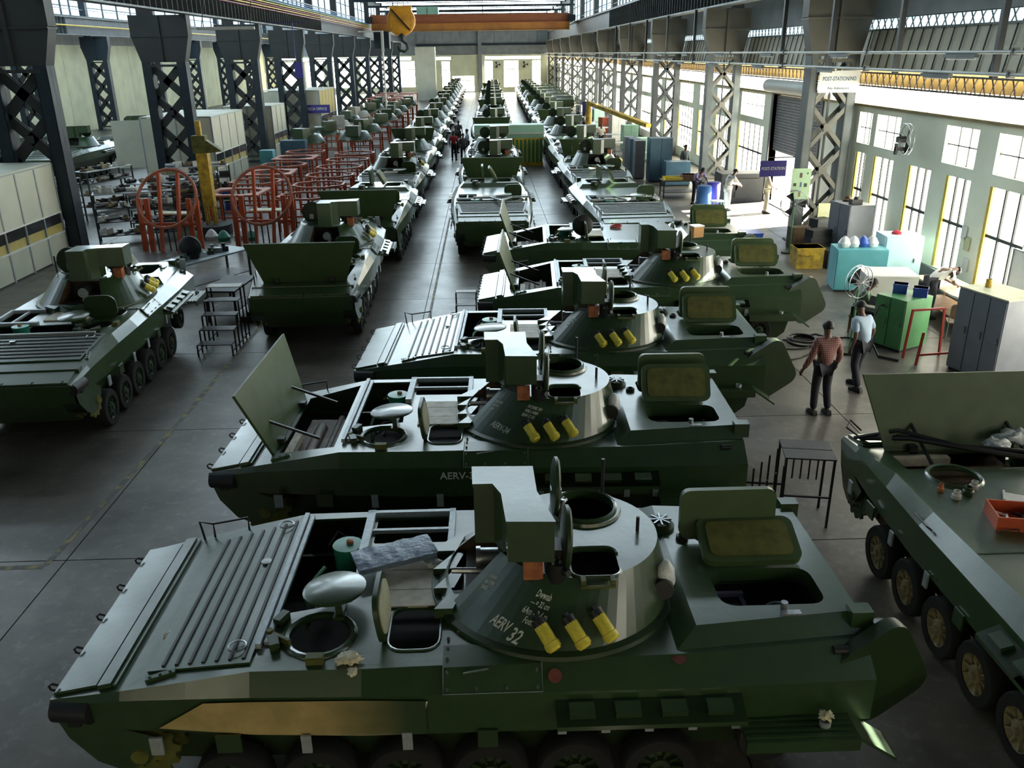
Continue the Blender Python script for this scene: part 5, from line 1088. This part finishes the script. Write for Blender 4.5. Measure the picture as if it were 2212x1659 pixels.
ob('hook', MB().tube([(0, 0, -.45), (0, 0, -.62), (.14, 0, -.72), (.17, 0, -.86), (.06, 0, -.97), (-.1, 0, -.92), (-.14, 0, -.8)], .05, 8), 'steeld', t); ob('shank', MB().cyl((0, 0, -.5), (0, 0, -.38), .13, n=12), 'steeld', t)
for x in (-.25, -.1, .1, .25): ob('cable', MB().cyl((x, 0, .4), (x, 0, 3.65), .014, n=5), 'black', t)
ob('bridge_beam', MB().box(-10.1, -.3, 3.6, 12.7, .3, 4.4), 'crane', t)
for i, (x, y) in enumerate(((-8.2, 74.2),)): single('pendant_pole', MB().cyl((0, 0, 1.5), (0, 0, 6.4), .07, n=8).box(-.1, -.1, 6.3, .1, .1, 7.9).box(-.12, -.12, .9, .12, .12, 1.5).box(-1.9, -.05, 7.8, 0, .05, 7.9), 'white', '%s white pendant pole above the stands on the left' % ('farther', 'nearer')[i], 'pole', (x, y, 0))
t = thing('lamp_bar', 'grey horizontal lamp bar between the second and third left columns', 'lamp', (-11.6, 42, 7.3)); ob('lamp_tube', MB().cyl((-1.4, 0, 0), (1.2, 0, 0), .07, n=10), 'tube', t); ob('hanger', MB().beam((-1.2, 0, 0), (-.9, 0, 1.3), .03).beam((1, 0, 0), (1.2, 0, 1.3), .03), 'steeld', t)
single('hanging_sign', MB().box(-.3, -.03, -.3, .2, .03, .6).box(-.2, -.02, .6, -.16, .02, 2.9).box(-2.0, -.02, 2.86, .7, .02, 2.9), 'signb', 'violet sign hanging in front of the third left column gap', 'sign', (-11.4, 56, 5.1), (0, 0, 0))
# ------------------------------------------------------------------ people
def skin(vs, es, rs, lv=1):
    m = bpy.data.meshes.new('body'); m.from_pydata(vs, es, []); o = bpy.data.objects.new('tmp', m); COL.objects.link(o)
    md = o.modifiers.new('s', 'SKIN'); md.use_smooth_shade = True
    sl = m.skin_vertices[0].data if m.skin_vertices else None
    if sl is None:
        bm = bmesh.new(); bm.from_mesh(m); bm.verts.layers.skin.verify(); bm.to_mesh(m); bm.free(); sl = m.skin_vertices[0].data
    for i, r in enumerate(rs): sl[i].radius = (r, r) if not isinstance(r, tuple) else r
    sl[0].use_root = True
    o.modifiers.new('u', 'SUBSURF').levels = lv
    dg = bpy.context.evaluated_depsgraph_get(); out = bpy.data.meshes.new_from_object(o.evaluated_get(dg))
    bpy.data.objects.remove(o); out.shade_smooth(); return out
def person(label, loc, rz, top='lblue', bottom='denim', J=None, long=False, hair='hair', shoes='shoe', s=1.0, sit=False, cap=None):
    P = dict(pel=(0, 0, .93), wai=(0, 0, 1.06), che=(0, 0, 1.27), nk=(0, 0, 1.43), hd=(0, -.015, 1.55),
             shL=(-.185, 0, 1.38), elL=(-.25, .02, 1.10), wrL=(-.26, -.06, .86), shR=(.185, 0, 1.38), elR=(.25, .02, 1.10), wrR=(.26, -.06, .86),
             hiL=(-.09, 0, .90), knL=(-.11, -.02, .50), anL=(-.12, .02, .09), toL=(-.13, -.15, .04), hiR=(.09, 0, .90), knR=(.11, -.02, .50), anR=(.12, .02, .09), toR=(.13, -.15, .04))
    P.update(J or {}); P = {k: V(v) for k, v in P.items()}
    t = thing('person', label, 'person', loc, rz); t.scale = (s, s, s)
    N = ['pel', 'wai', 'che', 'nk', 'shL', 'elL', 'wrL', 'shR', 'elR', 'wrR', 'hiL', 'knL', 'anL', 'toL', 'hiR', 'knR', 'anR', 'toR']
    rad = dict(pel=.125, wai=.12, che=.135, nk=.055, shL=.062, elL=.042, wrL=.027, shR=.062, elR=.042, wrR=.027, hiL=.088, knL=.056, anL=.036, toL=.03, hiR=.088, knR=.056, anR=.036, toR=.03)
    E_ = [('pel', 'wai'), ('wai', 'che'), ('che', 'nk'), ('che', 'shL'), ('shL', 'elL'), ('elL', 'wrL'), ('che', 'shR'), ('shR', 'elR'), ('elR', 'wrR'), ('pel', 'hiL'), ('hiL', 'knL'), ('knL', 'anL'), ('anL', 'toL'), ('pel', 'hiR'), ('hiR', 'knR'), ('knR', 'anR'), ('anR', 'toR')]
    vs = [P[n] for n in N]; rs = [rad[n] for n in N]; es = [(N.index(a), N.index(b)) for a, b in E_]
    # head: jaw, skull, crown on top of the neck; nose as a small spur
    up = (P['hd']-P['nk']).normalized(); fw = V(P['hd']-P['nk']); f = V((0, -1, 0)); f = (f-up*f.dot(up)).normalized()
    if 'face' in (J or {}): f = V(J['face']); f = (f-up*f.dot(up)).normalized()
    i0 = len(vs); vs += [P['hd']-up*.02+f*.012, P['hd']+up*.06, P['hd']+up*.115-f*.005]; rs += [(.062, .07), (.078, .092), (.055, .065)]
    es += [(N.index('nk'), i0), (i0, i0+1), (i0+1, i0+2)]
    # hands: palm, four fingers of unequal length and a thumb from the side
    for sd in 'LR':
        w = P['wr'+sd]; d = (w-P['el'+sd]).normalized(); side = V((1 if sd == 'L' else -1, 0, 0)); fwd = d.cross(side).normalized(); a = fwd if abs(fwd.length-1) < .1 else V((0, 1, 0))
        ip = len(vs); vs.append(w+d*.055); rs.append((.030, .016)); es.append((N.index('wr'+sd), ip))
        for k, (off, ln_) in enumerate(((-.030, .062), (-.010, .078), (.010, .074), (.029, .058))):
            b = w+d*.085+a*off; i1 = len(vs); vs += [b, b+d*ln_*.55+side*.006, b+d*ln_+side*.022]; rs += [.0095, .0085, .007]; es += [(ip, i1), (i1, i1+1), (i1+1, i1+2)]
        i1 = len(vs); b = w+d*.035-a*.035; vs += [b, b+d*.03-a*.018+side*.008]; rs += [.011, .009]; es += [(ip, i1), (i1, i1+1)]
    body = ob('body', skin(vs, es, rs), 'skin', t)
    c = P['hd']+up*.035
    T = Matrix((( *up.cross(f)*-1, 0), (*f, 0), (*up, 0), (0, 0, 0, 1))).transposed(); T.translation = c
    q = MB()
    for sx in (-1, 1): q.add([(sx*.082, -.01, -.02), (sx*.095, -.03, .0), (sx*.095, -.03, .03), (sx*.082, 0, .035), (sx*.08, -.0, -.03)], [(0, 1, 2, 3, 4), (4, 3, 2, 1, 0)], T)
    q.add([(-.014, .088, -.02), (.014, .088, -.02), (0, .118, -.012), (0, .095, .03)], [(0, 1, 2), (0, 2, 3), (2, 1, 3)], T)
    ob('face', q, 'skin', t)
    q = MB()
    for sx in (-.032, .032): q.add([(sx-.012, .098, .022), (sx+.012, .098, .022), (sx+.008, .099, .032), (sx-.008, .099, .032)], [(0, 1, 2, 3), (3, 2, 1, 0)], T)
    q.add([(-.02, .094, -.045), (.02, .094, -.045), (.014, .095, -.052), (-.014, .095, -.052)], [(0, 1, 2, 3), (3, 2, 1, 0)], T)
    ob('eyes', q, 'hair', t)
    bm = bmesh.new(); bmesh.ops.create_uvsphere(bm, u_segments=20, v_segments=12, radius=1)
    for v in bm.verts:
        z = max(v.co.z, -.35 if v.co.y < .1 else .28); n = 1+.05*noise.noise(v.co*5)
        v.co = T @ V((v.co.x*.096*n, v.co.y*.11*n-.008, z*.112*n+.036))
    m = bpy.data.meshes.new('hair'); bm.to_mesh(m); bm.free(); m.shade_smooth(); ob('hair' if not cap else 'cap', m, cap or hair, t)
    # clothes follow the body
    def cloth(nm, names, edges, grow, mt, cut=None):
        v2 = [P[n] if not cut or n not in cut else cut[n] for n in names]; ob(nm, skin(v2, [(names.index(a), names.index(b)) for a, b in edges], [grow[n] for n in names]), mt, t)
    Z = V((0, 0, 1))
    n1 = ['che', 'wai', 'pel', 'nk', 'shL', 'elL', 'shR', 'elR']; e1 = [('che', 'wai'), ('wai', 'pel'), ('che', 'nk'), ('che', 'shL'), ('shL', 'elL'), ('che', 'shR'), ('shR', 'elR')]
    gr = dict(che=.155, wai=.145, pel=.155, nk=.066, shL=.082, elL=.062, shR=.082, elR=.062, wrL=.044, wrR=.044)
    cut = {'nk': P['nk']-(P['nk']-P['che'])*.15, 'pel': P['pel']-(P['wai']-P['pel'])*.35}
    if long: n1 += ['wrL', 'wrR']; e1 += [('elL', 'wrL'), ('elR', 'wrR')]
    else: cut['elL'] = P['shL'].lerp(P['elL'], .85); cut['elR'] = P['shR'].lerp(P['elR'], .85); gr['elL'] = gr['elR'] = .070
    cloth('shirt', n1, e1, gr, top, cut)
    n2 = ['pel', 'hiL', 'knL', 'anL', 'hiR', 'knR', 'anR']; gr = dict(pel=.135, hiL=.105, knL=.078, anL=.066, hiR=.105, knR=.078, anR=.066)
    cloth('trousers', n2, [('pel', 'hiL'), ('hiL', 'knL'), ('knL', 'anL'), ('pel', 'hiR'), ('hiR', 'knR'), ('knR', 'anR')], gr, bottom, {})
    for sd in 'LR':
        a, b = P['an'+sd], P['to'+sd]; d = b-a; d.z = 0; d = d.normalized() if d.length > .01 else V((0, -1, 0))
        z0 = a.z-.09; T2 = Matrix.Translation((a.x, a.y, z0)) @ Matrix.Rotation(atan2(d.y, d.x), 4, 'Z')
        ob('shoe', MB().prism([(-.09, -.042), (-.09, .042), (.02, .048), (.15, .045), (.195, .02), (.195, -.02), (.15, -.045), (.02, -.048)], 0, .055, T2).prism([(-.085, -.04), (-.085, .04), (.03, .042), (.12, .035), (.12, -.035), (.03, -.042)], .055, .10, T2, [(-.075, -.034), (-.075, .034), (.02, .034), (.06, .03), (.06, -.03), (.02, -.034)]), shoes, t)
    return t
person('man in red plaid shirt and dark trousers seen from behind near the rear doors', (5.86, 13.75, 0), R(186), 'plaid', 'denim', dict(elL=(-.27, .0, 1.12), wrL=(-.30, -.12, .90), elR=(.28, .03, 1.10), wrR=(.36, -.04, .87), knL=(-.12, -.05, .5), anL=(-.14, .05, .09), toL=(-.15, -.1, .04), hd=(.0, -.03, 1.55)), long=True)
person('man in pale blue short-sleeved shirt walking beside the green cabinet', (7.02, 14.9, 0), R(205), 'lblue', 'denim', dict(pel=(0, 0, .93), che=(0, -.07, 1.26), nk=(0, -.10, 1.42), hd=(-.02, -.16, 1.53), shL=(-.185, -.08, 1.37), shR=(.185, -.08, 1.37), elL=(-.25, .02, 1.12), wrL=(-.24, -.10, .90), elR=(.24, .04, 1.11), wrR=(.25, -.02, .86), knL=(-.1, -.12, .5), anL=(-.12, -.16, .09), toL=(-.13, -.34, .04), anR=(.12, .14, .09), toR=(.13, -.03, .04)))
SIT = dict(pel=(0, 0, .50), wai=(0, -.03, .63), che=(0, -.10, .86), nk=(0, -.16, 1.02), hd=(0, -.22, 1.12), shL=(-.18, -.12, .97), shR=(.18, -.12, .97), elL=(-.24, -.22, .74), wrL=(-.12, -.42, .80), elR=(.24, -.22, .74), wrR=(.12, -.42, .80), hiL=(-.09, 0, .49), knL=(-.12, -.42, .50), anL=(-.12, -.40, .09), toL=(-.12, -.56, .04), hiR=(.09, 0, .49), knR=(.12, -.42, .50), anR=(.12, -.40, .09), toR=(.12, -.56, .04))
person('man in white shirt bent over the long desk below the windows', (10.55, 19.3, 0), R(95), 'whites', 'denim', dict(pel=(0, 0, .90), wai=(0, -.08, 1.0), che=(0, -.28, 1.12), nk=(0, -.42, 1.18), hd=(0, -.52, 1.16), shL=(-.18, -.36, 1.14), shR=(.18, -.36, 1.14), elL=(-.22, -.42, .92), wrL=(-.12, -.6, .82), elR=(.22, -.42, .92), wrR=(.12, -.6, .82)))
person('person in green shirt seated behind the pedestal fan', (8.45, 18.4, 0), R(60), 'greencl', 'denim', SIT)
single('stool', MB().prism(rrect(-.17, -.17, .17, .17, .05), .37, .40).box(-.15, -.15, 0, -.12, -.12, .37).box(.12, -.15, 0, .15, -.12, .37).box(-.15, .12, 0, -.12, .15, .37).box(.12, .12, 0, .15, .15, .37), 'wood', 'wooden stool under the person in green', 'stool', (8.45, 18.4, 0), (0, 0, R(60)))
person('person in pale overalls standing at the bright shutter door', (11.1, 33.6, 0), R(80), 'khaki', 'khaki', dict(elL=(-.24, -.08, 1.14), wrL=(-.2, -.28, 1.02)), long=True)
person('worker in white leaning beside the bright blue barrel', (9.75, 34.4, 0), R(110), 'whites', 'whites', dict(che=(0, -.12, 1.24), nk=(0, -.2, 1.39), hd=(0, -.27, 1.48), shL=(-.185, -.14, 1.34), shR=(.185, -.14, 1.34), elL=(-.24, -.3, 1.12), wrL=(-.15, -.5, 1.0), elR=(.24, -.3, 1.12), wrR=(.15, -.5, 1.0)), long=True)
person('worker in lilac shirt bending behind the barrels', (8.85, 36.0, 0), R(20), 'violet', 'denim', dict(che=(0, -.16, 1.2), nk=(0, -.27, 1.34), hd=(0, -.36, 1.42), shL=(-.185, -.2, 1.3), shR=(.185, -.2, 1.3), elL=(-.24, -.36, 1.1), wrL=(-.15, -.56, 1.02), elR=(.24, -.36, 1.1), wrR=(.15, -.56, 1.02)))
person('person in red shirt standing in the central aisle', (-1.95, 53.4, 0), R(170), 'redcl', 'denim')
person('person in dark grey standing right of the one in red', (-1.35, 51.8, 0), R(20), 'greycl', 'denim', long=True)
person('person in pale blue leaning on the middle-row vehicle', (-1.15, 54.8, 0), R(-80), 'lblue', 'denim', dict(wrR=(.2, -.4, 1.2), elR=(.26, -.2, 1.15)))
person('dark-clothed person in the central aisle left of the one in red', (-1.95, 57.5, 0), R(30), 'greycl', 'denim', long=True)
person('dark-clothed person farther up the central aisle', (-1.9, 62, 0), R(10), 'greycl', 'denim')
person('person in dark clothes beside the tall blue cabinet', (10.0, 43.4, 0), R(30), 'greycl', 'denim', long=True)
for i in range(4): person(['person in white far right between the columns', 'person in pale blue at the far right tables', 'person in khaki at the far right tables', 'person in dark grey at the far right tables'][i], (7.6+.1*i, 57.5+5.7*i, 0), R(40*i), ['whites', 'lblue', 'khaki', 'greycl'][i], 'denim')
# brackets that carry the signs
single('sign_chain', MB().box(-.5, 0, 0, -.47, .02, .5).box(.47, 0, 0, .5, .02, .5), 'steeld', 'hanging straps of the white sign at the first right column', 'strap', (11.22, 28.03, 5.46))
# ------------------------------------------------------------------ last loose things
single('access_disc', MB().lathe([(0, -.03), (.24, -.03), (.27, -.01), (.27, .02), (.1, .05), (0, .05)], n=26, axis='y'), 'black', 'dark round hatch lid standing on the farthest crosswise vehicle', 'hatch lid', (2.48, 21.95, 1.89), (R(-8), 0, 0))
t = thing('orange_box', 'small orange-yellow box on the rear deck of the farthest crosswise vehicle', 'box', (5.23, 20.95, 1.745), .3); ob('body', MB().box(-.14, -.12, 0, .14, .12, .26), 'crane', t); ob('lid', MB().box(-.15, -.13, .26, .15, .13, .29), 'whites', t)
single('red_ring', MB().ring((0, 0, .02), .14, .025, 20, 6).ring((.05, .03, .055), .12, .02, 20, 6), 'red', 'coiled red strap on the farthest crosswise vehicle', 'strap', (3.5, 23.0, 1.615))
rr = random.Random(9)
for i, (a, b, c) in enumerate((((6.2, 16.4), (7.4, 17.6), (8.4, 17.2)), ((6.5, 17.8), (7.9, 18.6), (8.4, 17.4)), ((5.2, 17.2), (6.6, 17.4), (7.9, 17.3)))):
    pts = []
    for k in range(17):
        u = k/16; x = (1-u)**2*a[0]+2*u*(1-u)*b[0]+u*u*c[0]; y = (1-u)**2*a[1]+2*u*(1-u)*b[1]+u*u*c[1]
        pts.append((x+.10*sin(k*1.3+i), y+.12*cos(k*.9+i), .015))
    single('floor_cable', MB().tube(pts, .014, 6), 'cable', ['near', 'middle', 'far'][i]+' black cable snaking over the floor to the green electric cabinet', 'cable')
single('cable_heap', MB().ring((0, 0, .02), .34, .02, 24, 6).ring((.04, .05, .055), .28, .02, 24, 6).ring((-.05, .02, .09), .3, .02, 24, 6), 'cable', 'coil of black cable heaped by the pedestal fan', 'cable', (7.0, 17.7, 0))
single('welding_hose', MB().tube([(8.5, 17.3, .95), (8.3, 17.1, 1.0), (8.15, 16.95, .7), (8.1, 16.8, .3), (8.2, 16.6, .03), (8.5, 16.3, .03)], .025, 8), 'cable', 'thick black hose hanging from the side of the green electric cabinet', 'hose')
for i, (x, y) in enumerate(((10.9, 26.9), (10.2, 27.3), (11.0, 27.6))): single('stacked_box', MB().box(-.3, -.2, 0, .3, .2, .5+.2*i).box(-.31, -.21, .1, .31, .21, .14), ['black', 'brown', 'steeld'][i], ['black', 'brown', 'tall grey'][i]+' box stacked at the foot of the first right column', 'box', (x, y, 0), (0, 0, .2*i))
for i in range(4): single('slatted_case', MB().box(-.35, -.2, .0, .35, .2, .22).box(-.36, -.21, .04, .36, .21, .07).box(-.36, -.21, .15, .36, .21, .18), 'black', '%s dark slatted case of the pile under the window beyond the pale blue cabinet' % ['lowest', 'second', 'third', 'topmost'][i], 'case', (10.3, 25.9, .222*i), (0, 0, .1*i))
for i in range(3): single('machine_fitting', pmesh([1, 4, 2][i]), ['black', 'steel', 'brown'][i], '%s fitting on top of the tall grey cabinet' % PL[i], 'fitting', (11.15, 25.45+.3*i, 1.702), (0, 0, i))
for i in range(5): single('rag', MB().lathe([(0, 0), (.12, .0), (.1, .05), (.04, .09), (0, .09)], n=8), 'whitep', '%s scrap of white rag along the foot of the far steps' % PL[i], 'rag', (-6.0+.35*i, 25.8+.3*(i % 2), 0))
single('red_cloth', MB().lathe([(0, 0), (.13, .0), (.12, .05), (.05, .1), (0, .1)], n=9), 'redcl', 'red cloth on the pale blue cabinet', 'cloth', (11.1, 22.5, 1.402))
single('yellow_cup', MB().lathe([(.05, 0), (.06, .0), (.06, .16), (.05, .16), (.05, .02)], n=12), 'ylw', 'small yellow cup on the grey locker block', 'cup', (9.75, 15.75, 1.73))
for i, (x, y, a) in enumerate(((-.35, -.80, 0), (.9, -.75, .5))): ob('deck_handle', ('dhand', lambda: handle_mb(.2)), 'black', V8, (x, y, 1.60), (0, 0, a))
ob('deck_ring', MB().ring((.55, -.05, 1.61), .42, .02, 36, 6), 'alu', V8); ob('deck_seam', MB().box(-.02, -1.2, 1.601, .0, 1.2, 1.606).box(1.6, -1.15, 1.601, 1.62, 1.15, 1.606), 'green2', V8, kind='stuff')
ob('grab_rail', ('sidehand', lambda: MB().tube([(0, -1.33, 1.50), (.02, -1.38, 1.54), (.28, -1.38, 1.54), (.30, -1.33, 1.50)], .010, 6)), 'black', V8, (-.9, 0, 0))
